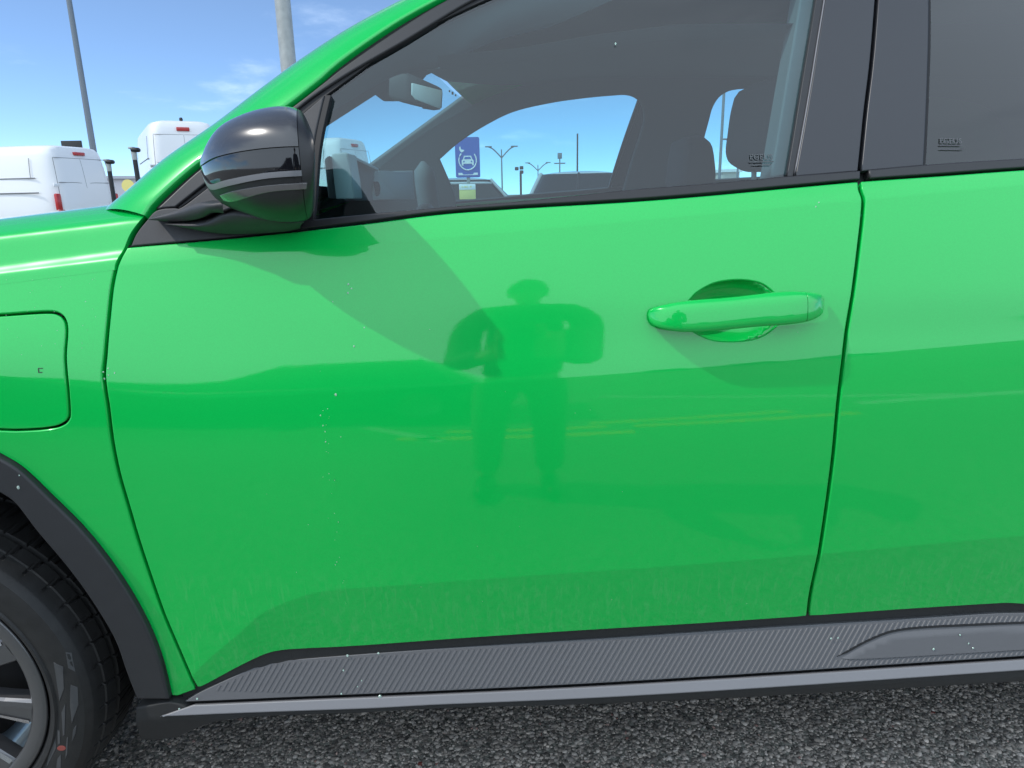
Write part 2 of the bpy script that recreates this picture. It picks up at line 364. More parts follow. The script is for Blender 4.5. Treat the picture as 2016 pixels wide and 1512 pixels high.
_a = np.where(_t <= 0, _a1, np.where(_t < .2045, _a2, _a3))
_pr = np.cumsum(np.tan(np.radians(_a)))*0.0005; _pr -= np.interp(0, _t, _pr)
def prof(t): return np.interp(t, _t, _pr)
_zc3 = hermite([-1.2, -.62, -.51, -.44, -.38, -.29, -.225, .115, .885, 2.5], [-.4, .21, .35, .413, .465, .502, .511, .535, .56, .60])
def zc3(x): return _zc3(x)
def drop(x): x = np.asarray(x, float); return -0.0115-0.018*x+0.035*np.maximum(0, -0.55-x)
def c1z(x): return zc2(x)+.2045-drop(x)
def tt(x, z):
    lift = 0.085*(1-smooth01(x, -0.95, -0.40))*(1-smooth01(z, 0.86, 1.03))
    return z-zc2(x)-lift+drop(x)*smooth01(z, 0.90, 0.98)
def S(x, z):
    x = np.asarray(x, float); z = np.asarray(z, float)
    return plan(x)+prof(tt(x, z))+np.maximum(0, zc3(x)-z)*0.105
TB = 0.242                                            # belt height above the main crease
_g = hermite([-.3, 0, .15, .3, .45, .7], [17, 19, 22, 26, 32, 45])(_t); _gp = np.cumsum(np.tan(np.radians(_g)))*0.0005; _gp -= np.interp(0, _t, _gp)
def G(x, z):
    x = np.asarray(x, float); z = np.asarray(z, float)
    return plan(x)+np.interp(TB, _t, _pr)+0.004+np.interp(z-zc2(x)-TB, _t, _gp)
def off(f, d): return lambda x, z: f(x, z)+d

# ---- traced curves (photo pixels)
GAPF_UP = [(300, 413), (281.5, 434), (260, 461), (247, 487)]
GAPF = [(247, 487), (232, 515), (226, 535), (220, 565), (213, 630), (207, 700), (204, 738), (207, 768), (212, 800), (221, 870), (234, 934), (251, 993), (272, 1064), (292.5, 1126), (322, 1210), (347, 1269), (372, 1327), (385, 1353)]
GAPR = [(1693, 357), (1694, 372), (1700, 390), (1699, 420), (1690, 500), (1668, 650), (1652, 782), (1639, 914), (1620, 1050), (1611, 1102), (1596, 1172), (1591, 1213)]
BELT = [(247, 487), (400, 474), (570, 457), (720, 440), (860, 422), (1000, 411), (1250, 396), (1400, 384), (1560, 369), (1693, 357), (1850, 346), (2016, 334), (2300, 318), (2600, 306)]
BELTTOP = [(560, 437), (628, 430), (860, 408), (1000, 397.5), (1250, 372), (1400, 360), (1564, 345), (1694, 335), (1822, 323.5), (2016, 311), (2300, 296), (2600, 284)]
DOORB = [(385, 1355), (397, 1352), (430, 1335), (469, 1314), (525, 1288), (554, 1281.5), (600, 1278), (665, 1275), (900, 1258.5), (1150, 1242), (1400, 1227), (1591, 1214), (1788, 1200), (1950, 1190), (1985, 1188.5), (2040, 1193), (2100, 1205)]
ARCHO = [(0, 893), (42, 918), (104, 976), (167, 1039), (217, 1101), (267, 1177), (301, 1244), (322, 1302), (338, 1369)]
ARCHI = [(0, 972), (25, 989), (71, 1047), (138, 1127), (188, 1198), (226, 1264), (247, 1323), (268, 1378)]
def split_at(pts, x): return [p for p in pts if p[0] <= x]
def xz(pts, surf=S, n=8, dx=0): return PX(pts, surf, n, dx)
cl1 = np.stack([np.linspace(-2.2, 2.6, 300), c1z(np.linspace(-2.2, 2.6, 300))], 1)
_cx = np.linspace(-2.2, 2.6, 300); _zz = np.full(300, .86)
for _ in range(20): _zz = zc2(_cx)+0.085*(1-smooth01(_cx, -0.95, -0.40))*(1-smooth01(_zz, 0.86, 1.03))
cl2 = np.stack([_cx, _zz], 1); cl3 = np.stack([_cx, zc3(_cx)], 1)
CREASES = (cl1, cl2, cl3)

# ---- front door
belt = xz(BELT); gapf = xz(GAPF); gapr = xz(GAPR); doorb = xz(DOORB)
g = 0.0026
def clipx(c, x0, x1): return c[(c[:, 0] >= x0) & (c[:, 0] <= x1)]
bf = clipx(belt, gapf[0, 0]+g, gapr[0, 0]-g); df = clipx(doorb, gapf[-1, 0]+0.006, gapr[-1, 0]-g)
fd_out = np.concatenate([bf[::-1], gapf+[g, 0], df, (gapr-[g, 0])[::-1]])
HB_TOP = [(1359, 590), (1368, 580), (1380, 571), (1406, 558), (1440, 552), (1473, 552.5), (1500, 559), (1516, 570), (1526, 580)]
HB_BOT = [(1531, 638), (1513, 654), (1495, 664), (1473, 669.6), (1440, 672), (1406, 669.6), (1384, 662), (1368, 653), (1350, 640), (1348, 605), (1359, 590)]
cup = np.concatenate([xz(HB_TOP, n=5), xz(HB_BOT, n=5)])
front_door = panel('front_door', fd_out, S, GREEN, car, step=0.013, r=0.0026, depth=0.02, lines=CREASES, holes=[cup])
cc = cup.mean(0); cw = (cup.max(0)-cup.min(0))/2
def bowl(x, z):
    rr = ((np.asarray(x)-cc[0])/(cw[0]*1.06))**2+((np.asarray(z)-cc[1])/(cw[1]*1.08))**2
    return S(x, z)+0.0035+0.036*np.clip(1-rr, 0, 1)**0.75
panel('handle_bowl', cc+(cup-cc)*1.07, bowl, GREEN, front_door, step=0.005, r=0.0004, depth=0.002)

def bulge(name, xs, zt, zb, yb, h, mat, parent, q=2.2, nv=20, s0=0.0, s1=1.0, back=True, lean=None, push=0.0):
    """lump bounded by an upper and a lower line, swelling towards -Y by h(x) from the base yb(x, z)"""
    rows = []
    for x, a, b, hh in zip(xs, zt, zb, h):
        col = []
        for w in np.linspace(math.pi*(0.5-s0), math.pi*(0.5-s1), nv):
            c, s = math.cos(w), math.sin(w)
            zz = (a+b)/2+(a-b)/2*np.sign(s)*abs(s)**(2/q); yy = abs(c)**(2/q)
            col.append((x, float(yb(x, zz))-hh*yy-push, zz))
        if back:
            for w in np.linspace(math.pi*1.5, math.pi*0.5, 8)[1:-1]:
                s = math.sin(w); zz = (a+b)/2+(a-b)/2*s*.97; col.append((x, float(yb(x, zz))+0.25*hh*abs(math.cos(w)), zz))
        rows.append(col)
    return loft(name, rows, mat, parent, closed=back, caps=back)
HT = [(1279, 622), (1281, 614), (1287, 608), (1317, 597), (1359, 590), (1440, 583), (1524, 574), (1562, 572.5), (1607, 577), (1622, 581.5), (1627, 588), (1629, 597)]
HL = [(1279, 622), (1281, 634), (1287, 641), (1296, 645.5), (1328, 651), (1366, 652), (1428, 647), (1500, 640), (1531, 638.5), (1585, 632), (1612, 624), (1622, 619), (1627, 611), (1629, 597)]
def Sh(x, z): return S(x, z)-0.016
ht = PX(HT, Sh); hl = PX(HL, Sh)
x0, x1 = ht[0, 0], ht[-1, 0]
def handle_piece(name, a, b, parent, dh=0.0):
    u = (1-np.cos(np.linspace(0, math.pi, 46)))/2; xs = a+(b-a)*u
    zt = np.interp(xs, ht[:, 0], ht[:, 1]); zb = np.interp(xs, hl[:, 0], hl[:, 1]); f = (xs-x0)/(x1-x0)
    h = 0.002+0.013*np.clip(1-np.abs(2*f-1)**5, 0, 1)**0.6
    def yb(x, z):
        ff = np.clip((x-x0)/(x1-x0), 0, 1); return float(S(x, z))-0.004-0.016*(1-abs(2*ff-1)**6)+dh
    return bulge(name, xs, zt, zb, yb, h, GREEN, parent, q=3.4)
xk = at_surf(1582, 600, Sh)[0]
handle = handle_piece('door_handle', x0, xk-0.0006, front_door)
handle_piece('lock_cover', xk+0.0006, x1, front_door)

# ---- rear door, rear quarter
gapq = np.array([(1.50, 1.18), (1.505, 1.05), (1.49, .95), (1.44, .86), (1.34, .78), (1.27, .68), (1.225, .55), (1.205, .44)])
gapq = catmull(gapq, 6)
br = clipx(belt, gapr[0, 0]+g, 1.499); dr = clipx(doorb, gapr[-1, 0]+g, 1.2)
ztop = float(np.interp(1.499, belt[:, 0], belt[:, 1])) if belt[-1, 0] > 1.499 else belt[-1, 1]+(1.499-belt[-1, 0])*0.03
gq = gapq[gapq[:, 1] < ztop-0.004]
rd_out = np.concatenate([br[::-1], gapr+[g, 0], dr, (gq-[g, 0])[::-1]])
rear_door = panel('rear_door', rd_out, S, GREEN, car, step=0.016, r=0.0026, depth=0.02, lines=CREASES)
XR, ZR, RARCH = 1.61, 0.335, 0.405                     # rear wheel
th = np.linspace(math.radians(164), math.radians(8), 40)
arcR = np.stack([XR+RARCH*np.cos(th), ZR+RARCH*np.sin(th)], 1)
arcR = arcR[(arcR[:, 0] > np.interp(arcR[:, 1], gapq[::-1, 1], gapq[::-1, 0])+0.006) & (arcR[:, 1] > 0.40)]
rq_out = np.concatenate([gq+[g, 0], arcR, [(2.30, .42), (2.42, .6), (2.40, .95), (2.34, 1.08), (2.2, 1.15), (1.9, ztop+.01), (1.6, ztop)]])
panel('rear_quarter', rq_out, S, GREEN, car, step=0.03, r=0.0026, depth=0.02, lines=CREASES)

# ---- front fender with wheel arch and charging flap
archo = xz(ARCHO); archi = PX(ARCHI, off(S, -0.012))
def fit_circle(P):
    A = np.c_[2*P, np.ones(len(P))]; c, *_ = np.linalg.lstsq(A, (P**2).sum(1), rcond=None); return c[0], c[1], math.sqrt(c[2]+c[0]**2+c[1]**2)
co = fit_circle(archo); ci = fit_circle(archi)
tipo = archo[0]; angs = math.atan2(tipo[1]-co[1], tipo[0]-co[0])
XF, ZF = -1.000, 0.325                                  # front wheel
def mirror_arch(P):                                      # the far half of the arch, past the frame, repeats the near half
    top = P[0]; xm = XF-0.01; Q = np.stack([2*xm-P[:, 0], P[:, 1]], 1); k = Q[:, 0] < xm-(P[0, 0]-xm)
    mid = np.linspace(0, 1, 14)[1:-1]; L = top[0]-xm
    crest = np.stack([top[0]-2*L*mid, top[1]+ (0.5*L)*4*mid*(1-mid)*0.55], 1)
    return np.concatenate([P[::-1], crest, Q])           # from the sill over the top to the bumper
archo_all = mirror_arch(archo); archi_all = mirror_arch(archi)
fb = xz([(340, 1370), (348, 1370.5), (362, 1366), (384, 1358)])
gup = xz(GAPF_UP, n=8)
c1x = np.linspace(-1.62, gapf[0, 0]-.004, 60)
# top edge of the lower fender panel = the shoulder line
gl = gapf[gapf[:, 1] < c1z(gapf[:, 0])]
top = np.stack([c1x, c1z(c1x)], 1); top = top[top[:, 0] < gl[0, 0]-.004]
ff_out = np.concatenate([top[::-1], [(-1.66, .9), (-1.64, .55), (archo_all[-1, 0]-.05, archo_all[-1, 1])], archo_all[::-1][1:], fb, (gl-[g, 0])[::-1]])
FLAP = [(-190, 640), (-176, 629), (-150, 624), (0, 620), (60, 616), (96, 614.5), (110, 616), (121, 622), (128, 632), (131, 650), (128, 700), (130, 735), (133, 765), (136, 815), (135, 822), (128, 832), (108, 841), (38, 847), (0, 846), (-120, 838), (-160, 830), (-178, 815), (-186, 760), (-192, 690), (-190, 640)]
flap = xz(FLAP, n=4)[:-1]
def scale_in(P, d): P = clean(P, 0.004); return P-normals2(P)*d
front_fender = panel('front_fender', ff_out, S, GREEN, car, step=0.013, r=0.0024, depth=0.02, lines=CREASES, holes=[scale_in(flap, -0.0018)])
charge_flap = panel('charging_flap', scale_in(flap, 0.0018), S, GREEN, car, step=0.011, r=0.0022, depth=0.015, lines=CREASES)
fx, fz = at_surf(76, 729, S)[[0, 2]]
for dx, dz, w, h in ((0, 0, .0012, .007), (.0035, .003, .0055, .0012), (.003, -.003, .0045, .0012)):
    P = np.array([(fx+dx-w/2, fz+dz-h/2), (fx+dx+w/2, fz+dz-h/2), (fx+dx+w/2, fz+dz+h/2), (fx+dx-w/2, fz+dz+h/2)])
    panel('flap_mark', P, off(S, -0.0006), INK, charge_flap, step=.004, r=.0002, depth=.001)
# upper fender: shoulder, shelf and crest, then the bonnet
cr = [at_y(0, 458, .17), at_y(286, 413, .16)]
_up_s = np.array([0, .007, .015, .024, .034, .055, .068, .076, .090, .13, .165, .9])
def up_rows(x, smax_pts):
    zt0 = float(c1z(x)); y0 = float(S(x, zt0-.0005)); k = smooth01(x, -1.5, -.5)
    tl = hermite(_up_s, [22, 27, 43, 37, 26, 25, 30, 42, 63, 70, 87, 89.5])
    ss = np.linspace(0, smax_pts, 400); a = np.radians(tl(ss)); d = ss[1]-ss[0]
    Y = y0+np.r_[0, np.cumsum(np.sin(a[:-1]))*d]; Z = zt0+np.r_[0, np.cumsum(np.cos(a[:-1]))*d]
    return ss, Y, Z
svals_f = np.r_[-.005, .001, .003, np.linspace(.006, .110, 44)]
xs_f = np.linspace(-1.66, -0.40, 110); rows = []
gfull = np.concatenate([gup[::-1][::-1], gapf]); gz_ = gfull[::-1]
for x in xs_f:
    ss, Y, Z = up_rows(x, 0.93); r_ = []
    for s in svals_f: r_.append((x, np.interp(s, ss, Y), np.interp(s, ss, Z)))
    rows.append(r_)
# trim rows so that the upper fender stops at the door gap
R = np.array(rows)
def gapx(z): return np.interp(z, gz_[:, 1], gz_[:, 0])-g
for j in range(R.shape[1]):
    xe = gapx(R[:, j, 2].mean())
    for _ in range(6):
        _s, _Y, _Z = up_rows(xe, .93); xe = float(gapx(np.interp(svals_f[j], _s, _Z)))
    newx = np.interp(np.linspace(0, 1, len(xs_f)), [0, 1], [-1.66, xe])
    for i, x in enumerate(newx):
        ss, Y, Z = (None, None, None)
        R[i, j, 0] = x
    # heights follow x (cheap re-evaluation by interpolation over the sampled columns)
base_cols = {}
XS = np.linspace(-1.7, -0.35, 28); TAB = [up_rows(x, .93) for x in XS]
def up_at(x, s):
    ys = [np.interp(s, t[0], t[1]) for t in TAB]; zs = [np.interp(s, t[0], t[2]) for t in TAB]
    return float(hermite(XS, ys)(x)), float(hermite(XS, zs)(x))
for j in range(R.shape[1]):
    ys = hermite(XS, [np.interp(svals_f[j], t[0], t[1]) for t in TAB]); zs = hermite(XS, [np.interp(svals_f[j], t[0], t[2]) for t in TAB])
    R[:, j, 1] = ys(R[:, j, 0]); R[:, j, 2] = zs(R[:, j, 0])
    if j == 0: R[:, 0, 2] -= .005; R[:, 0, 1] = S(R[:, 0, 0], R[:, 0, 2])-.0002
fold = R.copy()[:, :1]
loft('fender_shoulder', R, GREEN, front_fender, flip=False)
# folded rear edge of the shoulder
e = R[-1]; loft('fender_shoulder_edge', [e, e+np.array([.0008, .0008, -.0005]), e+np.array([.001, .018, -.002])], GREEN, front_fender, flip=False)
# bonnet, from just behind the crest to the far side
sv = np.r_[.1092, .1100, .113, np.linspace(.12, .90, 40)]
rows = []
for i, x in enumerate(np.linspace(-1.68, -0.50, 50)):
    r_ = []
    for s in sv:
        y, z = up_at(x, s); w = (y-.15)/.75; xx = x-0.10*smooth01(w, 0.05, 1.0)*(i/49.)
        r_.append((xx, y, z))
    far = [(p[0], CARW-p[1], p[2]) for p in r_[::-1] if p[1] < 0.895]
    rows.append([p for p in r_ if p[1] < 0.895]+far)
nmin = min(len(r) for r in rows); rows = [resample(np.array(r), n=84) for r in rows]
bonnet = loft('bonnet', rows, GREEN, car)
cw_rows = [[(p[0]-.004, p[1], p[2]-.012) for p in rows[-1]], [(p[0]+.06, p[1], p[2]-.006) for p in rows[-1]], [(p[0]+.16, p[1], p[2]+.004) for p in rows[-1]]]
cowl = loft('windscreen_cowl', cw_rows, TRIM, car)
# front end closing: bumper face below the bonnet
fr = rows[0]; loft('front_bumper', [fr, [(p[0]-.06, p[1], p[2]-.05) for p in fr], [(p[0]-.09, p[1], .7) for p in fr], [(p[0]-.12, p[1], .45) for p in fr], [(p[0]-.02, p[1], .24) for p in fr]], GREEN, car, flip=False)

# ---- wheel arch trim
at_out = np.concatenate([archo_all[::-1], archi_all]) if False else np.concatenate([archi_all, archo_all[::-1]])
arch = panel('wheel_arch_trim', at_out, off(S, -0.012), ARCH, car, step=0.014, r=0.005, depth=0.05)
# ---- sill
ZB = PX([(354, 1386), (430, 1383), (900, 1362.5), (1400, 1335.5), (2016, 1295.5), (2300, 1278)], lambda x, z: plan(x)+0.006, n=6)
def zband(x): return np.interp(x, ZB[:, 0], ZB[:, 1])+np.where(x > ZB[-1, 0], (x-ZB[-1, 0])*.01, 0)
def sill_r(x, z): return plan(x)+0.008+(np.asarray(z)-zband(x))*0.23
def sill_b(x, z): return plan(x)+0.004+(np.asarray(z)-zband(x))*0.50
def sill_l(x, z): return plan(x)-0.002-(np.asarray(z)-zband(x)+0.024)*0.40
rib_top = PX([(364, 1381), (387, 1367), (430, 1346), (495, 1317), (525, 1306), (551, 1301), (600, 1297), (900, 1275), (1400, 1243), (1797, 1218), (1960, 1208), (2016, 1207)], sill_r)
rib_top = np.concatenate([rib_top, [(1.18, rib_top[-1, 1]-.004)]])
rb = np.stack([np.linspace(rib_top[0, 0]+.004, 1.18, 80)]*2, 1); rb[:, 1] = zband(rb[:, 0])+0.002
sill = panel('sill_panel', np.concatenate([rib_top[::-1], rb]), sill_r, SILLR, car, step=0.016, r=0.0012, depth=0.02)
bt = np.stack([np.linspace(at_y(352, 1386, .0)[0], 1.18, 90)]*2, 1); bt[:, 1] = zband(bt[:, 0])-0.0012
bb = PX([(314, 1411), (360, 1409.5), (700, 1396.5), (900, 1386.5), (1400, 1361.5), (2016, 1320), (2300, 1302)], sill_b, n=8); bb = clipx(bb, -9, 1.18)
panel('sill_band', np.concatenate([bt[::-1], bb]), sill_b, SILLB, car, step=0.012, r=0.0022, depth=0.012)
zl = PX([(276, 1459), (340, 1455), (372, 1443), (410, 1427), (469, 1416.5), (700, 1406.5), (900, 1396.5), (1400, 1378), (2016, 1343), (2300, 1328)], sill_l, n=6); zl = clipx(zl, -9, 1.19)
lt = PX([(272, 1387), (300, 1382), (340, 1376), (366, 1384), (372, 1388)], lambda x, z: plan(x)+.012, n=5)
ltx = np.linspace(lt[-1, 0]+.01, 1.19, 80); ltt = np.stack([ltx, zband(ltx)-.022], 1)
low = panel('sill_lower', np.concatenate([zl, ltt[::-1], lt[::-1]]), lambda x, z: np.maximum(sill_l(x, z), plan(x)+.002)+.001, LOWER, car, step=0.016, r=0.003, depth=0.03)
loft('sill_underside', [[(x, float(plan(x))+.03, z+.004) for x, z in zl], [(x, float(plan(x))+.16, z-.02) for x, z in zl]], LOWER, car, flip=True)
# black upright ledge between door and ribbed panel
lx = np.linspace(gapf[-1, 0]-.03, 1.2, 60)
loft('sill_ledge', [[(x, float(S(x,.44))+.012, .45) for x in lx], [(x, float(S(x,.40))+.008, .40) for x in lx], [(x, float(plan(x))+.024, float(zband(x))-.03) for x in lx]], LOWER, car, flip=True)
# diagonal ribs, cut to the panel, and the plain scallop towards the rear
SC_T = PX([(1647, 1296), (1705, 1264), (1751, 1245.5), (1797, 1238), (1900, 1232), (2016, 1227), (2100, 1224)], sill_r, n=6)
SC_B = PX([(1647, 1297), (1700, 1296), (2016, 1278), (2100, 1273)], sill_r, n=6)
Vv, Ff = [], []
pitch, wd, lean = 0.0098, 0.0050, 0.62
xr = rib_top[0, 0]-.06
def rib_seg(xa, za, zb_):
    for (a, b) in ((za, zb_),):
        if b-a < 0.003: return
        k = len(Vv); q = []
        for z in (a, b):
            x = xa+(z-.33)*lean
            for dx, dy in ((-wd/2, .0004), (-wd*.28, -.0009), (wd*.28, -.0009), (wd/2, .0004)):
                q.append((x+dx, float(sill_r(x+dx, z))+dy, z))
        Vv.extend(q); Ff.extend([(k, k+1, k+5, k+4), (k+1, k+2, k+6, k+5), (k+2, k+3, k+7, k+6), (k, k+3, k+2, k+1), (k+4, k+5, k+6, k+7)])
while xr < 1.16:
    zz = np.linspace(0.30, 0.44, 141); xx = xr+(zz-.33)*lean
    okm = (zz < np.interp(xx, rib_top[:, 0], rib_top[:, 1], left=-1, right=-1)-.004) & (zz > zband(xx)+.0045)
    sc = (zz < np.interp(xx, SC_T[:, 0], SC_T[:, 1], left=-1, right=-1)+.003) & (zz > np.interp(xx, SC_B[:, 0], SC_B[:, 1], left=9, right=9)-.001)
    okm &= ~sc; idx = np.where(okm)[0]
    if len(idx):
        for run in np.split(idx, np.where(np.diff(idx) > 1)[0]+1): rib_seg(xr, zz[run[0]], zz[run[-1]])
    xr += pitch
rib = mesh_from('sill_ribs', Vv, Ff, SILLR, sill, smooth=False); rib['kind'] = 'stuff'
def scal(x, z): return sill_r(x, z)+.004-np.clip((np.asarray(z)-np.interp(x, SC_B[:, 0], SC_B[:, 1]))*.12, 0, .006)*-1
def sc_in(x, z):
    t_ = np.interp(x, SC_T[:, 0], SC_T[:, 1]); return sill_r(x, z)-0.0025+0.004*np.clip(1-(t_-np.asarray(z))/.012, 0, 1)
panel('sill_scallop', np.concatenate([SC_T[::-1], SC_B[1:]]), sc_in, SILLR, sill, step=.008, r=.001, depth=.004)
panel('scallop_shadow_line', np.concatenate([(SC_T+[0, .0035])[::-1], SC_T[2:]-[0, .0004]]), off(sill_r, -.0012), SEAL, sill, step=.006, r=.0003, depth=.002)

# ---- near-black backing sheet, put in so the panel gaps read as dark shade
shp = np.concatenate([[(-1.60, .50), (-1.42, .5)], [(XF+.47*math.cos(t), ZF+.47*math.sin(t)) for t in np.linspace(math.radians(158), math.radians(8), 24)], [(-.46, .30), (1.20, .30)], [(XR+.44*math.cos(t), ZR+.44*math.sin(t)) for t in np.linspace(math.radians(172), math.radians(20), 24)], [(2.3, .5), (2.3, 1.0), (1.5, 1.05), (-.2, 1.00), (-.55, .955), (-1.6, .93)]])
shell = panel('gap_backing', shp, off(S, .045), GAPBACK, car, step=.06, r=.001, depth=.004)
for side in (0, 1):
    yy = (lambda v: v) if side == 0 else (lambda v: CARW-v)
    for xc in (XF, XR):
        rows = [[(xc+.43*math.cos(t), yy(y), ZF+.43*math.sin(t)) for t in np.linspace(math.radians(-10), math.radians(190), 30)] for y in (.05, .35)]
        loft('wheel_liner', rows, DARKM, car, flip=bool(side))
        rows = [[(xc+r_*math.cos(t), yy(.33), ZF+r_*math.sin(t)) for t in np.linspace(math.radians(-10), math.radians(190), 30)] for r_ in (.05, .43)]
        loft('wheel_liner', rows, DARKM, car, flip=bool(side))
box('underbody', (-.50, .14, .20), (1.18, CARW-.14, .34), LOWER, car, .02)
box('underbody', (-1.6, .36, .22), (-.4, CARW-.36, .5), LOWER, car, .02)
box('underbody', (1.1, .36, .24), (2.3, CARW-.36, .6), LOWER, car, .02)

# ---- greenhouse: belt moulding, pillar covers, sail, window frame
btop = PX(BELTTOP, off(G, -.004)); bbot = PX(BELT, off(G, -.004))
def strip(name, topc, botc, surf, mat, parent, r=.003, depth=.016, step=.012): return panel(name, np.concatenate([topc[::-1], botc]), surf, mat, parent, step=step, r=r, depth=depth)
xg = at_surf(1695, 345, G)[0]
mo = off(G, -.006)
strip('belt_moulding', clipx(btop, -9, xg-.002), clipx(bbot, clipx(btop, -9, 9)[0, 0]-.002, xg-.002)+[0, .003], mo, TRIM, front_door)
strip('belt_moulding', clipx(btop, xg+.002, 1.5), clipx(bbot, xg+.002, 1.5)+[0, .003], mo, TRIM, rear_door)
panel('belt_seal', np.array([(xg-.02, 1.09), (xg+.02, 1.09), (xg+.02, 1.18), (xg-.02, 1.18)]), off(G, .012), SEAL, car, step=.03, r=.001, depth=.01)
# pillar covers
PC1 = [(1564, 347), (1594, 180), (1610, 80), (1623, 0), (1636, -90), (1642, -130)]
PCG = [(1690, 337), (1702, 220), (1713, 130), (1724, 0), (1731, -90), (1734, -135)]
PC2 = [(1815, 326), (1822, 180), (1825, 90), (1826, 0), (1824, -90), (1822, -140)]
p1 = PX(PC1, G); pg = PX(PCG, G); p2 = PX(PC2, G)
pm = off(G, -.004)
panel('pillar_cover', np.concatenate([p1[::-1], pg-[.003, 0]]), pm, PILLAR, front_door, step=.02, r=.002, depth=.012)
panel('pillar_cover', np.concatenate([(pg+[.003, 0])[::-1], p2]), pm, PILLAR, rear_door, step=.02, r=.002, depth=.012)
panel('pillar_seal', np.concatenate([(pg-[.012, 0])[::-1], pg+[.012, 0]]), off(G, .014), SEAL, front_door, step=.03, r=.001, depth=.01)
# grey channel and bright lip beside the front window, dark edge strip on the rear window
c0 = PX([(1549, 347), (1579, 165), (1594, 75), (1606, 0), (1618, -90), (1624, -130)], G); c1_ = p1
panel('window_channel', np.concatenate([c0[::-1], c1_-[.0022, 0]]), off(G, -.001), TRIM, front_door, step=.02, r=.001, depth=.01)
panel('channel_lip', np.concatenate([(c1_-[.0022, 0])[::-1], c1_-[.0004, 0]]), off(G, -.004), SILLB, front_door, step=.03, r=.0007, depth=.01)
c3_ = PX([(1822, 326), (1829, 180), (1832, 90), (1832, 0), (1830, -90), (1828, -140)], G)
panel('window_edge_strip', np.concatenate([p2[::-1], c3_]), off(G, -.001), SEAL, rear_door, step=.02, r=.0008, depth=.01)
# window frame along the screen pillar: black seal, grey trim, black seal
FR0 = [(292, 409), (394, 316), (480, 262), (565, 206), (634, 151), (659, 128), (778, 44.5), (857, 0), (960, -52), (1100, -98), (1300, -134), (1500, -152), (1735, -160), (2100, -160), (2500, -140)]
FR1 = [(308, 411), (400, 328), (490, 270), (575, 210), (640, 160), (670, 136), (780, 60), (878, 0), (975, -44), (1105, -86), (1300, -120), (1500, -138), (1735, -146), (2100, -146), (2500, -128)]
FR2 = [(345, 408), (405, 361), (500, 290), (600, 203), (645, 171), (700, 136), (797, 80), (930, 0), (1010, -34), (1120, -66), (1300, -98), (1500, -116), (1735, -124), (2100, -124), (2500, -108)]
FR3 = [(352, 410), (412, 367), (510, 296), (606, 215), (639, 189), (700, 144), (778, 88), (948, 2), (1020, -26), (1125, -54), (1300, -84), (1500, -100), (1735, -108), (2100, -108), (2500, -92)]
f0, f1, f2, f3 = (PX(q, G, n=6) for q in (FR0, FR1, FR2, FR3))
def band(name, a, b, d, mat, parent, r=.001, depth=.012): return panel(name, np.concatenate([a, b[::-1]]), off(G, d), mat, parent, step=.018, r=r, depth=depth)
band('roof_seal', f0, f1, .006, SEAL, car)
band('window_frame_trim', f1, f2, -.001, TRIM, front_door, r=.003)
band('glass_run_seal', f2, f3, .004, SEAL, front_door)
# sail cover at the mirror foot
SAIL_T = [(258, 484), (268, 461), (287, 436), (308, 414), (345, 409), (352, 410), (412, 367), (510, 296), (606, 215), (639, 187)]
SAIL_R = [(639, 187), (630, 225), (622, 262), (616, 300), (612, 350), (608, 400), (604, 434)]
SAIL_B = [(604, 450), (570, 455), (400, 472), (258, 485)]
so = np.concatenate([PX(SAIL_T, pm, n=6), PX(SAIL_R, pm, n=5), PX(SAIL_B, pm, n=4)])
sail = panel('mirror_sail', so, off(G, -.005), PLASTIC, front_door, step=.012, r=.0025, depth=.015)
panel('sail_edge_seal', np.concatenate([PX(SAIL_R, pm, n=5), PX(SAIL_R, pm, n=5)[::-1]+[.010, 0]]), off(G, -.003), SEAL, front_door, step=.01, r=.001, depth=.01)
ll = PX([(247, 487), (400, 474), (570, 457), (604, 452.5)], G, n=5)
panel('sail_shadow_gap', np.concatenate([(ll+[0, .003])[::-1], ll-[0, .004]]), off(G, .003), SEAL, front_door, step=.02, r=.0005, depth=.01)
# glass panes (thin solid sheets)
gl_f = np.concatenate([PX([(600, 436), (628, 433), (860, 412), (1000, 401), (1250, 376), (1400, 364), (1556, 349)], G, n=4), c0[1:], f3[(f3[:, 0] < c0[-1, 0])][::-1][:-14]])
gf = panel('window_glass', np.concatenate([PX([(604, 438), (628, 434), (860, 412), (1000, 401.5), (1250, 376), (1400, 364), (1560, 349)], G, n=4), c0[1:]+[.006, 0], (f3[(f3[:, 0] < c0[-1, 0]-.01) & (f3[:, 0] > at_surf(640, 185, G)[0])][::-1]+[0, .004]), PX([(632, 200), (620, 300), (606, 420)], G, n=3)]), off(G, .008), GLASS, front_door, step=.03, r=.0006, depth=.0035)
gr_top = f3[(f3[:, 0] > p2[-1, 0]) & (f3[:, 0] < 1.45)]
gb = PX([(1816, 328), (2016, 314), (2300, 299), (2600, 286)], G, n=4); gb = clipx(gb, -9, 1.45)
panel('window_glass', np.concatenate([gb, gr_top[::-1]+[0, .004], (p2[::-1])[:-1]]), off(G, .008), GLASSD, rear_door, step=.03, r=.0006, depth=.0035)
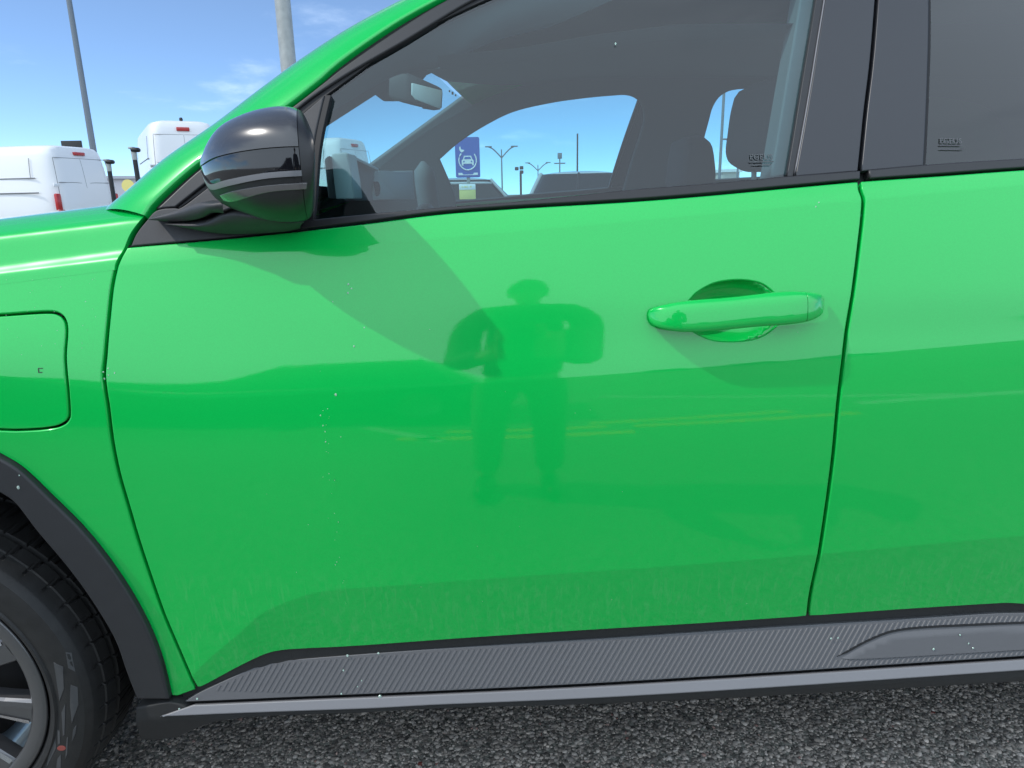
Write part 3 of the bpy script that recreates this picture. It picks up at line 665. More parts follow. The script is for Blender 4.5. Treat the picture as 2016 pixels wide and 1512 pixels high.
# rear quarter above the belt (solid)
zr = lambda x: float(np.interp(x, btop[:, 0], btop[:, 1]))
qp = np.array([(1.45, zr(1.45)-.02), (1.7, ztop), (2.1, 1.17), (2.2, 1.2), (2.05, 1.38), (1.8, 1.48), (1.45, float(f1[(np.abs(f1[:, 0]-1.45)).argmin(), 1]))])
panel('rear_pillar', qp, G, GREEN, car, step=.04, r=.003, depth=.02)
zt_r = float(f1[(np.abs(f1[:, 0]-1.45)).argmin(), 1])
panel('rear_window_frame', np.array([(1.40, zr(1.40)-.012), (1.475, zr(1.45)-.012), (1.475, zt_r+.004), (1.36, zt_r+.012)]), off(G, -.002), TRIM, rear_door, step=.03, r=.002, depth=.02)
panel('roof_seal', np.array([(1.36, zt_r-.02), (1.9, zt_r-.10), (1.9, zt_r+.03), (1.36, zt_r+.03)]), off(G, .02), SEAL, car, step=.05, r=.002, depth=.02)

# ---- green screen pillar and roof rail
RO = [(198, 418), (254, 371), (317.5, 316), (420, 244), (500, 183), (573, 129), (639, 84), (700, 47), (790, 0), (880, -44), (1000, -88), (1150, -122), (1350, -150), (1550, -166), (1735, -174), (2100, -176), (2500, -160)]
RI = [(285, 424), (292, 410), (394, 316), (480, 262), (565, 206), (634, 151), (659, 128), (778, 44.5), (857, 0), (960, -52), (1100, -98), (1300, -134), (1500, -152), (1735, -160), (2100, -160), (2500, -140)]
ri = np.array([at_surf(a, b, off(G, -.004)) for a, b in RI]); ro = np.array([at_surf(a, b, off(G, .055)) for a, b in RO])
ri = resample(catmull(ri, 8), n=120); ro = resample(catmull(ro, 8), n=120)
rows = []
for A, B in zip(ri, ro):
    ch = B-A; tdir = ri[60]-ri[40]; nrm = np.array([-.30, -.60, .74]); nrm -= ch*(nrm@ch)/(ch@ch); nrm /= np.linalg.norm(nrm); L = np.linalg.norm(ch)
    row = [A+np.array([.004, .020, -.010]), A+np.array([.002, .006, -.006]), A+np.array([0.0005, .0015, -.0015])]
    for u in np.linspace(0, 1, 15):
        row.append(A+ch*u+nrm*L*(0.085*(4*u*(1-u))))
    row += [B+ch*.10-nrm*L*.10, B+ch*.15-nrm*L*.28, B+ch*.15-nrm*L*.6]
    rows.append(row)
rail = loft('roof_rail', rows, GREEN, car, flip=True)
railC = np.array([r_[-2] for r_ in rows]); railT = np.array([r_[-3] for r_ in rows])
# ---- door mirror
YM = -0.060
def mz(pts, ya=.050, yb=-.035, dz=.035):               # the silhouette lies deeper at the nose than at the rear edge
    out = []
    for a, b in pts:
        f = np.clip((a-396)/231., 0, 1); Yx = ya+(yb-.035-ya)*f; out.append((at_y(a, b, Yx)[0], at_y(a, b, ya+(yb-ya)*f+dz)[2]))
    return catmull(np.array(out), 6)
M_TOP = mz([(396, 328), (398, 318), (406, 299), (416, 277), (437, 249.5), (477, 226), (523, 211), (562, 206), (588, 209), (603, 217), (613, 232), (621, 252), (625.5, 285), (627.5, 320)])
M_B1 = mz([(396, 328), (407, 325), (442, 312), (511, 298), (560, 292), (602, 289), (627.5, 287)], .040, -.055, .0)       # cap / gloss band
M_B2 = mz([(396, 334), (412, 352), (423, 363), (465, 355), (535, 342), (604, 335.5), (627.5, 333)], .040, -.055, .0)       # gloss band / bright strip
M_B3 = mz([(396, 336), (410, 356), (420, 372), (432, 374), (465, 367), (535, 353), (600, 347), (627.5, 345)], .040, -.055, .0)
M_BOT = mz([(396, 334), (403, 348), (412, 366), (416, 378), (421, 389), (442, 407), (488, 426), (523, 437), (569, 440.5), (604, 435), (617, 426), (624, 412), (627.5, 380), (627.5, 330)])
mx0, mx1 = M_TOP[0, 0], M_TOP[-1, 0]
mirror = None
def shear(pt):
    f = np.clip((pt[0]-mx0)/(mx1-mx0), 0, 1.02); return (pt[0]-.26*max(0.0, pt[1]-YM+.02)*f**2, pt[1], pt[2])
def mcol(x):
    return [float(np.interp(x, c[:, 0], c[:, 1])) for c in (M_TOP, M_B1, M_B2, M_B3, M_BOT)]
def msec(x, zn, push=0.0):
    """outer skin point of the mirror housing at x, relative height zn in [0,1] from the bottom"""
    f = (x-mx0)/(mx1-mx0); h = 0.118*np.clip(1-(1-np.clip(f, 0, 1))**2.1, 0, 1)**0.60*(1-0.10*smooth01(f, .82, 1.0))
    e = abs(2*zn-1); return YM+0.115-(h+push)*max(1e-6, 1-e**2.6)**(1/2.2)
NX = 44
mxs = mx0+(mx1-mx0)*(1-np.cos(np.linspace(0, math.pi/2*1.0, NX)))*1.0
mxs = mx0+(mx1-mx0)*np.linspace(0, 1, NX)**1.6
bez = mx0+(mx1-mx0)*0.885
def mband(name, ia, ib, mat, parent, xa, xb, push, nv=14, edge=True):
    xs = mxs[(mxs >= xa) & (mxs <= xb)]; xs = np.unique(np.r_[xa, xs, xb]); rows = []
    for x in xs:
        c = mcol(x); zt, zb_ = c[ia], c[ib]; H = max(c[0]-c[4], 1e-5); row = []
        zs = zt+(zb_-zt)*np.linspace(0, 1, nv)
        if zt-zb_ < 1e-4: zs = np.full(nv, zt)
        if edge and ia != 0: row.append((x, msec(x, np.clip((zs[0]-c[4])/H, 0, 1))+.006, zs[0]))
        for z in zs: row.append((x, msec(x, np.clip((z-c[4])/H, 0, 1), push), z))
        if edge and ib != 4: row.append((x, msec(x, np.clip((zs[-1]-c[4])/H, 0, 1))+.006, zs[-1]))
        rows.append(row)
    if edge:
        rows.append([(p[0]+.0004, p[1]+.006, p[2]) for p in rows[-1]])
    o = loft(name, [[shear(p) for p in r_] for r_ in rows], mat, parent, flip=False); shade_auto(o, 40); return o
side_mirror = mband('side_mirror', 0, 1, CAPM, car, mx0, bez, .0015, nv=26)
side_mirror['label'] = 'grey and gloss black door mirror housing'
mband('gloss_band', 1, 2, GLOSSB, side_mirror, mx0, bez, -.0015)
mband('bright_strip', 2, 3, SILLB, side_mirror, mx0+.004, bez+.001, .003, nv=8)
mband('lower_housing', 3, 4, GLOSSB if False else TRIM, side_mirror, mx0, bez, -.0005, nv=20)
bz = []; cB = mcol(bez)
for x in np.r_[bez+.0008, np.linspace(bez+.003, mx1-.0005, 16)]:
    c = mcol(x); H = c[0]-c[4]; bz.append([(x, msec(x, t, -.0012), c[4]+H*t) for t in (1-np.cos(np.linspace(0, math.pi, 46)))/2])
ring = bz[9]; loft('mirror_back', [[shear(p) for p in ring], [shear((p[0]-.004, p[1]+.004, p[2])) for p in ring], [(mx1-.09, YM+.125, .92*p[2]+.08*(cB[0]+cB[4])/2) for p in ring]], TRIM, side_mirror, flip=True)
bz.append([(mx1, p[1], (bz[-1][0][2]+bz[-1][-1][2])/2) for p in bz[-1]])
bezel = loft('mirror_bezel', [[shear(p) for p in r_] for r_ in bz], TRIM, side_mirror, flip=True)
# inboard half of the housing
rows = []
for x in mxs:
    c = mcol(x); H = c[0]-c[4]; f = (x-mx0)/(mx1-mx0)
    rows.append([shear((x, YM+.112+0.035*min(1, 2.5*f)**.6*(1-f**3)*math.sin(math.pi*t)**.6, c[4]+H*t)) for t in np.linspace(0, 1, 14)])
loft('inboard_housing', rows, TRIM, side_mirror, flip=False)
# repeater lamp in the lower housing
IN_T = mz([(440, 385), (470, 377), (535, 366), (600, 361)], .040, -.050, .0); IN_B = mz([(444, 396), (460, 398), (535, 379), (598, 373)], .040, -.050, .0)
def lower_skin(x, z):
    x = np.atleast_1d(np.asarray(x, float)); z = np.atleast_1d(np.asarray(z, float)); o = []
    for a, b in zip(x.ravel(), z.ravel()):
        c = mcol(a); o.append(msec(a, np.clip((b-c[4])/(c[0]-c[4]), .001, .999)))
    return np.array(o).reshape(x.shape)
LAMP = pmat('repeater_lens', (.13, .12, .12), .12, coat=1.0)
panel('repeater_lamp', np.concatenate([IN_T[::-1], IN_B]), lambda x, z: lower_skin(x, z)-.0016, LAMP, side_mirror, step=.004, r=.0006, depth=.004)
# foot: a flat arm and a fairing that run from the housing to the sail
A0 = [(293, 431), (330, 417), (391, 401), (413, 409)]; 
top_ = np.array([at_y(a, b, y) for (a, b), y in zip([(293, 431), (345, 416), (391, 400.5), (416, 402), (440, 398)], (.100, .082, .055, .035, .03))])
bot_ = np.array([at_y(a, b, y) for (a, b), y in zip([(293, 433), (345, 436), (391, 430), (416, 418), (440, 420)], (.100, .086, .062, .045, .04))])
rows = []
for A, B in zip(resample(catmull(top_, 5), n=18), resample(catmull(bot_, 5), n=18)):
    rows.append([A+np.array([0, .05, .004]), A+np.array([0, .01, .0015]), A, A*.65+B*.35+np.array([0, -.003, 0]), B, B+np.array([0, .05, 0])])
loft('mirror_arm', rows, PLASTIC, side_mirror, flip=False)
fa = [(330, 440), (400, 436), (450, 420), (520, 430), (570, 438), (600, 436)]; fbm = [(330, 441), (400, 456), (450, 461), (520, 459), (566, 455.5), (592, 450)]
fy0 = (.098, .072, .04, .02, .03, .05); fy1 = (.098, .094, .090, .088, .088, .09)
ta = resample(catmull([at_y(a, b, y) for (a, b), y in zip(fa, fy0)], 5), n=24); tb = resample(catmull([at_y(a, b, y) for (a, b), y in zip(fbm, fy1)], 5), n=24)
rows = []
for A, B in zip(ta, tb):
    rows.append([A+np.array([0, .08, .02])]+[A*(1-u)+B*u+np.array([0, -.012*math.sin(math.pi*u), 0]) for u in np.linspace(0, 1, 9)]+[B+np.array([0, .02, 0])])
loft('mirror_foot', rows, PLASTIC, side_mirror, flip=False)

# ---- wheel
def lathe(name, prof_, cx, cz, mat, parent, seg=160, mod=None):
    rows = []
    for r_, y in prof_:
        rows.append([(cx+(r_+(mod(r_, y, k) if mod else 0))*math.cos(2*math.pi*k/seg), y, cz+(r_+(mod(r_, y, k) if mod else 0))*math.sin(2*math.pi*k/seg)) for k in range(seg)])
    return loft(name, rows, mat, parent, closed=True)
def wheel(cx, cz, y0, name='wheel', detail=True):
    RT, RR = 0.325, 0.2335
    rim = lathe(name, [(RR-.004, y0+.012), (RR, y0+.005), (RR+.002, y0+.002), (RR-.001, y0-.0005), (RR-.008, y0-.001), (RR-.022, y0+.001), (RR-.026, y0+.004), (RR-.030, y0+.05), (RR-.03, y0+.18)], cx, cz, RIMM, car, 140)
    seg = 960
    def groove(r_, y, k):
        if y < y0+.032 or y > y0+.185 or r_ < .308: return 0.0
        sh = int((y-y0)*160); return -0.0045 if (k+sh) % 20 < 2 else 0.0
    pr = [(RR-.004, y0+.014), (RR+.003, y0+.006), (RR+.010, y0-.004), (RR+.018, y0-.008), (RR+.021, y0-.005), (RR+.03, y0-.008), (RR+.05, y0-.011), (RR+.068, y0-.008), (RR+.076, y0+.002), (RR+.0775, y0+.006), (RT-.012, y0+.020), (RT-.009, y0+.032), (RT-.006, y0+.033), (RT-.005, y0+.045), (RT-.002, y0+.056), (RT-.0098, y0+.058), (RT-.0098, y0+.066), (RT-.001, y0+.068), (RT, y0+.1), (RT-.001, y0+.14), (RT-.009, y0+.142), (RT-.009, y0+.15), (RT-.003, y0+.152), (RT-.01, y0+.18), (RT-.03, y0+.2), (RR, y0+.2)]
    ty = lathe('tyre', pr, cx, cz, RUBBER, rim, seg if detail else 96, groove if detail else None)
    shade_auto(ty, 28)
    nsp = 5; sp_w = math.radians(15)
    for k in range(nsp):
        for sgn in (-1, 1):
            a = math.radians(SPOKE0+k*72)+sgn*math.radians(17.5)
            ca, sa = math.cos(a), math.sin(a); rows = []
            for r_, w, yy in ((.05, .012, .015), (.10, .015, .006), (.16, .019, .004), (RR-.026, .024, .003)):
                row = []
                for t, dy in ((-1, .030), (-1, .006), (-.82, .001), (.35, 0), (.82, .001), (1, .006), (1, .030)):
                    row.append((cx+r_*ca-sa*w*t, y0+yy+dy, cz+r_*sa+ca*w*t))
                rows.append(row)
            s_ = loft('spoke', rows, RIMM, rim, closed=False, smooth=False)
            rows = []
            for r_, w, yy in ((.10, .015, .0055), (.16, .019, .0035), (RR-.03, .024, .0025)):
                rows.append([(cx+r_*ca-sa*w*t, y0+yy-.0005+dd, cz+r_*sa+ca*w*t) for t, dd in ((sgn*.62, .0), (sgn*.98, .0018))])
            loft('machined_edge', rows, RIMB, rim, flip=(sgn > 0))
    lathe('hub', [(.0001, y0+.004), (.045, y0+.004), (.06, y0+.010), (.07, y0+.03)], cx, cz, RIMM, rim, 40)
    lathe('brake_disc', [(.0001, y0+.075), (.165, y0+.075), (.165, y0+.095)], cx, cz, DARKM, rim, 60)
    return rim, ty
SPOKE0 = 6.0
y0w = 0.035
wc = at_y(88, 1384, y0w); XW = wc[0]-0.231; ZW = 0.322
fw, fty = wheel(XW, ZW, y0w, 'front_wheel')
rw, _ = wheel(XR, ZR, .045, 'rear_wheel', False)
# printed leaf pattern on the sidewall
yside = y0w-.0118
def sidewall(x, z):
    r_ = np.hypot(np.asarray(x)-XW, np.asarray(z)-ZW); prr = np.array([.2335+.018, .2335+.021, .2335+.03, .2335+.05, .2335+.068, .2335+.076]); pyy = y0w+np.array([-.008, -.005, -.008, -.011, -.008, .002])
    return np.interp(r_, prr, pyy)-.0007
def leaf(pts):
    P = np.array([at_surf(a/4.178, 1150+b/4.178, sidewall, y0w)[[0, 2]] for a, b in pts]); panel('sidewall_mark', P, sidewall, RUBPRINT, fw, step=.008, r=.0003, depth=.0015)
for L in ([(440, 645), (520, 680), (525, 860), (488, 965), (465, 800)], [(540, 560), (590, 565), (620, 720), (560, 690)], [(580, 830), (640, 850), (645, 990), (590, 1145), (575, 1000)], [(505, 1060), (535, 985), (530, 1240), (515, 1250)], [(470, 1200), (490, 1210), (495, 1310), (475, 1320)], [(395, 1430), (455, 1275), (460, 1350), (380, 1512)], [(600, 1200), (630, 1155), (620, 1230), (590, 1300)], [(548, 1265), (558, 1260), (552, 1400), (535, 1440)], [(470, 1440), (500, 1400), (500, 1512), (462, 1512)]):
    leaf(L)
rd = [(470+35+36*math.cos(t), 1350+20*math.sin(t)) for t in np.linspace(0, 2*math.pi, 14, endpoint=False)]
P = np.array([at_surf(a/4.178, 1150+b/4.178, sidewall, y0w)[[0, 2]] for a, b in rd]); panel('sidewall_dot', P, off(sidewall, -.0003), pmat('tyre_red_dot', (.22, .05, .04), .6), fw, step=.008, r=.0002, depth=.001)

# ---- windscreen, roof and far side
nA = 62                                                  # rail samples that belong to the windscreen
iz = int(np.argmin(np.abs(railC[:, 0]-(-0.06))))
def farmap(p):
    w = smooth01(p[2], 1.02, 1.22)*(1-smooth01(p[0], .1, .8)); return np.array([p[0]+.055*w, CARW-p[1]+.115*w, p[2]-.05*w])
def across(A, crown, fwd, n=31, y_in=0.0):
    out = []; A = np.asarray(A, float); B = farmap(A)
    for t in np.linspace(0, 1, n):
        b = 4*t*(1-t); q = A+(B-A)*t; out.append((q[0]-fwd*b, q[1], q[2]+crown*b))
    return out
rows = [across(railC[i], .03, .16-.06*i/iz) for i in list(range(0, iz, 3))+[iz]]
windscreen = loft('windscreen', rows, GLASSW, car, flip=True)
rows = [across(railC[i], .045, .10*max(0, 1-(i-iz)/25)) for i in range(iz, 120, 3)]
rows += [across(np.array([1.75, railC[-1][1]+.03, railC[-1][2]-.05]), .045, -.02), across(np.array([2.0, .25, 1.42]), .04, -.05)]
roof = loft('roof', rows, GREEN, car, flip=True)
rows = [across(np.array([2.0, .25, 1.42]), .04, -.05), across(np.array([2.22, .2, 1.2]), .0, -.08), across(np.array([2.36, .16, 1.0]), .0, -.1), across(np.array([2.42, .14, .6]), .0, -.1), across(np.array([2.35, .14, .3]), .0, -.1)]
loft('tailgate', rows, GREEN, car, flip=True)
FAR = (front_door, rear_door, front_fender, arch, shell, rail, sill, low)
def mirror_copy(o, parent):
    c = o.copy(); COL.objects.link(c); c.parent = parent
    if parent is car:
        c.matrix_parent_inverse = Matrix.Translation(car.location).inverted(); c.scale = (1, -1, 1); c.location = (0, CARW, 0)
    for ch in list(o.children):
        mirror_copy(ch, c)
    return c
for o in FAR:
    if o is not rail: mirror_copy(o, car)
fr_me = rail.data.copy(); fr_me.vertices.foreach_set('co', np.array([farmap(v.co) for v in fr_me.vertices]).ravel()); fr_me.flip_normals(); fr_me.update(); new_obj('roof_rail', fr_me, GREEN, car)
for o in list(car.children):
    if o.name.split('.')[0] in ('rear_quarter', 'rear_pillar', 'side_mirror', 'roof_seal', 'front_wheel', 'rear_wheel') and '.' not in o.name:
        mirror_copy(o, car)

# ---- interior
def GF(x, z): return CARW-G(x, z)-0.055                   # trim face of the far side, seen through the car
farw = [(866, 315), (905, 281), (960, 246), (1010, 222), (1080, 205), (1140, 196), (1200, 190), (1235, 189), (1254, 197), (1265, 214), (1268, 235), (1262, 262), (1248, 305), (1234, 352), (1220, 400), (1210, 430), (910, 430), (893, 378), (866, 315)]
farw2 = [(1366, 352), (1380, 300), (1396, 240), (1404, 212), (1416, 193), (1432, 182), (1450, 177.5), (1480, 176), (1560, 176), (1750, 186), (1900, 200), (1960, 225), (1990, 300), (1990, 380), (1360, 380)]
def pf(pts, n=5): return PX(pts, GF, n)
outl = [(560, 450), (735, 320), (830, 251), (915, 189), (918, 176), (1000, 120), (1100, 70), (1400, 40), (1700, 40), (2100, 60), (2300, 120), (2300, 520), (560, 520)]
h1 = pf(farw)[:-1]; h2 = pf(farw2)
trimf = panel('far_side_trim', pf(outl, 0), GF, INT, car, step=.03, r=.006, depth=.02, holes=[h1, h2])
# bright reveal round the far front window
# far panes
panel('window_glass', h1.mean(0)+(h1-h1.mean(0))*1.06, lambda x, z: GF(x, z)+.03, GLASS, car, step=.05, r=.0005, depth=.003)
panel('window_glass', h2.mean(0)+(h2-h2.mean(0))*1.06, lambda x, z: GF(x, z)+.03, GLASS, car, step=.05, r=.0005, depth=.003)
for o in [q for q in car.children if q.name.startswith('front_door.') or q.name.startswith('rear_door.')]:
    for ch in list(o.children):
        if ch.name.split('.')[0] in ('window_glass',): bpy.data.objects.remove(ch)
# near pillar lining: from the pane edge inwards, ends at the sight line against the sky
la = [(560, 330), (618, 262), (642, 182), (700, 140), (778, 84), (860, 40), (948, -2), (1020, -30), (1100, -52), (1250, -78), (1400, -95)]
lb = [(560, 350), (600, 262), (640, 228), (690, 198), (740, 168), (785, 147), (825, 138), (866, 133), (905, 112), (980, 80), (1080, 55)]
A_ = resample(catmull([at_surf(a, b, off(G, .016)) for a, b in la], 5), n=40); B_ = resample(catmull([at_surf(a, b, off(G, .12)) for a, b in lb], 5), n=40)
rows = []
for A, B in zip(A_, B_):
    ch = B-A; rows.append([A+ch*u+np.array([0, -.015*math.sin(math.pi*u), -.006*math.sin(math.pi*u)]) for u in np.linspace(0, 1, 8)]+[B+ch*.02+np.array([0, .02, .012])])
loft('pillar_lining', rows, INT, car, flip=True)
# roof lining: front edge runs from the near to the far screen pillar
hn = at_surf(866, 137, off(G, .12)); hf = at_surf(915, 178, GF); he = at_surf(920, 186, GF)
rows = []
nr = at_surf(1600, -70, off(G, .03)); frr = at_surf(1500, 120, GF)
for u in np.linspace(0, 1, 16):
    row = []
    xn = hn[0]+(1.9-hn[0])*u; xf_ = hf[0]+(1.9-hf[0])*u
    zn = hn[2]+.045*smooth01(u, 0, .22)-.03*u*u; zf = hf[2]+.035*smooth01(u, 0, .22)-.03*u*u
    yn = float(hn[1]); yf = float(hf[1])
    for t in np.linspace(0, 1, 25):
        b = 4*t*(1-t); row.append((xn+(xf_-xn)*t-.07*b*(1-u), yn+(yf-yn)*t, zn+(zf-zn)*t+.03*b))
    rows.append([(row[0][0], row[0][1]-.06, row[0][2]+.012)]+row+[(row[-1][0], float(GF(row[-1][0], row[-1][2]-.02))+.02, row[-1][2]-.025)])
headliner = loft('roof_lining', rows, INTL, car, flip=False)
front_edge = rows[0][1:]; loft('roof_lining_edge', [front_edge, [(p[0]-.02, p[1], p[2]+.02) for p in front_edge]], INT, car)
# near-side inner panels (window sill of the doors, pillar), floor, rear wall
gx = np.linspace(-.45, 1.6, 30)
loft('door_card', [[(x, float(G(x, 1.06+.045*x))+.02, 1.065+.045*x) for x in gx], [(x, float(G(x, 1.06))+.07, 1.06+.045*x) for x in gx], [(x, float(G(x, 1.06))+.09, .95) for x in gx], [(x, .16, .4) for x in gx]], INT, car)
pb = np.concatenate([c0[::-1]-[.012, 0], p2+[.01, 0]])
panel('pillar_lining', pb, off(G, .035), INT, car, step=.04, r=.004, depth=.05)
box('cabin_floor', (-.6, .15, .30), (2.2, CARW-.15, .36), INTD, car, .01)
box('firewall', (-.62, .25, .34), (-.56, CARW-.25, 1.0), INTD, car, .01)
loft('door_card', [[(x, CARW-.24, 1.075+.03*x) for x in gx], [(x, CARW-.27, .98) for x in gx], [(x, CARW-.20, .4) for x in gx]], INT, car, flip=True)
# dashboard
def dpt(x, y, Y): return at_y(x, y, Y)
dash_prof = [(-.62, 1.03), (-.50, 1.065), (-.34, 1.066), (-.30, 1.05), (-.29, .98), (-.33, .80), (-.40, .6)]
loft('dashboard', [[(x, y, z-(0.01 if 0 < i < 5 else 0)) for x, z in dash_prof] for i, y in enumerate(np.linspace(.25, CARW-.25, 7))], INT, car, flip=False)
# driver's instrument binnacle: light housing with a slanted dark screen
def slab(name, px_pts, Y, depth, mat, parent=car, bevel=.004):
    return extrude_poly(name, [at_y(a, b, Y) for a, b in px_pts], (0, depth, 0), mat, parent, bevel)
slab('instrument_housing', [(652, 302), (684, 300), (692, 350), (698, 392), (660, 392), (652, 345)], .42, .10, INTS)
slab('instrument_side', [(638, 313), (648, 305), (658, 392), (646, 392)], .40, .08, INTD)
b1 = [at_y(685, 302, .52), at_y(742, 332, .95), at_y(742, 395, .95), at_y(697, 395, .52)]
extrude_poly('instrument_screen', b1, (-.02, .0, .0), INT, car, .003)
b2 = [at_y(684, 301, .42), at_y(684, 301, .52), at_y(745, 331, .95), at_y(745, 331, .82)]
extrude_poly('screen_hood', b2, (0, 0, -.006), INTS, car, .001)
b3 = [at_y(722, 338, .85), at_y(814, 336, 1.25), at_y(818, 392, 1.25), at_y(732, 394, .85)]
extrude_poly('centre_screen', b3, (-.018, .005, .0), INTS, car, .003)
b4 = [at_y(745, 336, .95), at_y(809, 339, 1.22), at_y(812, 388, 1.22), at_y(750, 389, .95)]
extrude_poly('screen_face', [p+np.array([.004, -.004, 0]) for p in b4], (-.006, 0, 0), INTS, car, .001)
ov = [(739+7*math.cos(t), 372+15*math.sin(t)) for t in np.linspace(0, 2*math.pi, 20, endpoint=False)]
extrude_poly('speaker_grille', [at_y(a, b, .885)+np.array([.004, 0, 0]) for a, b in ov], (-.01, .004, 0), INTD, car, .0)
# corner pod of the far door (round tweeter housing)
rows = []
for u in np.linspace(0, 1, 9):
    z = 1.0+.235*u; cx_, cy_ = at_y(845, 350, 1.30)[0], 1.33
    rr = .034*(1 if u < .8 else math.sqrt(max(0.02, 1-((u-.8)/.2)**2)))
    rows.append([(cx_-.02*u+rr*math.cos(t), cy_+rr*math.sin(t), z) for t in np.linspace(0, 2*math.pi, 20, endpoint=False)])
loft('corner_pod', rows, INT, car, closed=True, caps=True, flip=True)
# steering wheel (below the belt, only its rim could show)
sw = [(-.12+.035*math.cos(a)*.5, .50+.18*math.cos(a), .93+.17*math.sin(a)) for a in np.linspace(0, 2*math.pi, 33)]
tube('steering_wheel', sw, .015, INTD, car, 10, caps=False)
# rear-view mirror with its camera box, printed band at the top of the windscreen
rm = [(803, 143), (812, 145), (872, 172), (874, 182), (872, 217), (866, 218), (808, 203), (801, 196)]
extrude_poly('rear_view_mirror', [at_y(a, b, .86) for a, b in rm], (-.05, .02, .01), INTD, car, .006)
rg = [(812.5, 163), (871, 178), (868, 214), (820, 196), (812, 186)]
extrude_poly('rear_view_glass', [at_y(a, b, .852) for a, b in rg], (-.004, .002, 0), INTS, car, .001)
# dark print and camera box on the inside of the windscreen
from mathutils.bvhtree import BVHTree
def bvh_of(o): return BVHTree.FromPolygons([v.co.copy() for v in o.data.vertices], [p.vertices[:] for p in o.data.polygons])
_ws, _rf = windscreen.data, roof.data; _nw = len(_ws.vertices)
WB = BVHTree.FromPolygons([v.co.copy() for v in _ws.vertices]+[v.co.copy() for v in _rf.vertices], [p.vertices[:] for p in _ws.polygons]+[tuple(q+_nw for q in p.vertices) for p in _rf.polygons])
def on_screen(name, poly, mat, parent, lift=.004, step=7):
    poly = clean(poly, step); lo, hi = poly.min(0), poly.max(0); g2 = np.array([(x, y) for x in np.arange(lo[0], hi[0], step) for y in np.arange(lo[1], hi[1], step)]).reshape(-1, 2)
    g2 = g2[inside(poly, g2)]; pts = [tuple(p) for p in poly]+[tuple(p) for p in g2]; m = len(poly)
    vo, eo, fo, *_ = delaunay_2d_cdt([Vector(p) for p in pts], [(i_, (i_+1) % m) for i_ in range(m)], [], 0, 1e-5)
    V3, okv = [], []
    for v in vo:
        d_ = Vector(ray(v.x, v.y)); h_ = WB.ray_cast(Vector(CAM), d_); okv.append(h_[0] is not None); V3.append(tuple(h_[0]-d_*lift) if h_[0] is not None else (0, 0, 0))
    F3 = [f for f in fo if all(okv[q] for q in f) and inside(poly, np.array([[sum(vo[q].x for q in f)/3, sum(vo[q].y for q in f)/3]]))[0]]
    return mesh_from(name, V3, F3, mat, parent)
FRIT = pmat('screen_frit', (.035, .04, .043), .6)
frit = on_screen('screen_print_band', np.array([(600, 275), (640, 215), (739, 158), (855, 88), (885, 112), (866, 137), (840, 148), (826, 165), (815, 197), (801, 199.5), (757, 199.5), (752, 197), (739, 187), (646, 247), (628, 262)], float), FRIT, windscreen)
# small grab of text on the screen, two lamp bars in the roof lining
for k, (a, b, w, h) in enumerate(((885, 179, 3, 4), (891, 183, 4, 6), (897, 187, 3, 4))):
    q = [(a-w/2, b-h/2), (a+w/2, b-h/2+1), (a+w/2, b+h/2+1), (a-w/2, b+h/2)]
    on_screen('screen_mark', np.array(q, float), INK, windscreen, .002, 2)
for q in ([(948, 112), (970, 104)], [(949, 124), (970, 117)]):
    p0_, p1_ = (at_y(*v, .78) for v in q); tube('roof_lamp_edge', [p0_, (p0_+p1_)/2, p1_], .0016, INTS, car, 6)
# seats
def seat(yc, xb):
    st = None
    def cushion(name, pts, hw, mat=SEATM, parent=car):
        rows = []
        P = np.array(pts, float); n = len(P)
        for v, k in ((-1, .72), (-.9, .9), (-.6, 1), (0, 1.02), (.6, 1), (.9, .9), (1, .72)):
            c = P.mean(0); rows.append([(c[0]+(p[0]-c[0])*k, yc+hw*v, c[1]+(p[1]-c[1])*k) for p in P])
        return loft(name, rows, mat, parent, closed=True, caps=True)
    cushion('seat_back', catmull([(xb-.02, .55), (xb-.10, .62), (xb-.05, .85), (xb+.05, 1.08), (xb+.09, 1.12), (xb+.14, 1.10), (xb+.10, .9), (xb+.06, .6), (xb-.02, .55)], 3)[:-1], .24)
    cushion('seat_cushion', catmull([(xb-.5, .52), (xb-.48, .64), (xb-.3, .62), (xb-.02, .56), (xb, .46), (xb-.4, .42), (xb-.5, .52)], 3)[:-1], .25)
    return cushion
cu = seat(.52, .44)
hrp = [at_y(a, b, .52)[[0, 2]] for a, b in [(1480, 170), (1471, 205), (1463, 260), (1459, 298), (1466, 320), (1484, 333), (1506, 337), (1540, 330), (1556, 300), (1556, 230), (1544, 175), (1510, 160)]]
cu('headrest', catmull(hrp+[hrp[0]], 3)[:-1], .125)
for dy in (-.05, .05):
    c = np.mean(hrp, 0); tube('headrest_post', [(c[0]+.01, .52+dy, 1.06), (c[0], .52+dy, c[1])], .006, INTS, car, 8)
cu2 = seat(1.26, .44)
cu2('headrest', [(p[0]+.05, p[1]-.055) for p in catmull(hrp+[hrp[0]], 3)[:-1]], .12)
box('rear_bench', (1.25, .3, .45), (1.62, CARW-.3, 1.05), SEATM, car, .05, 3)
ETCH = pmat('etched_print', (.09, .10, .105), .6)
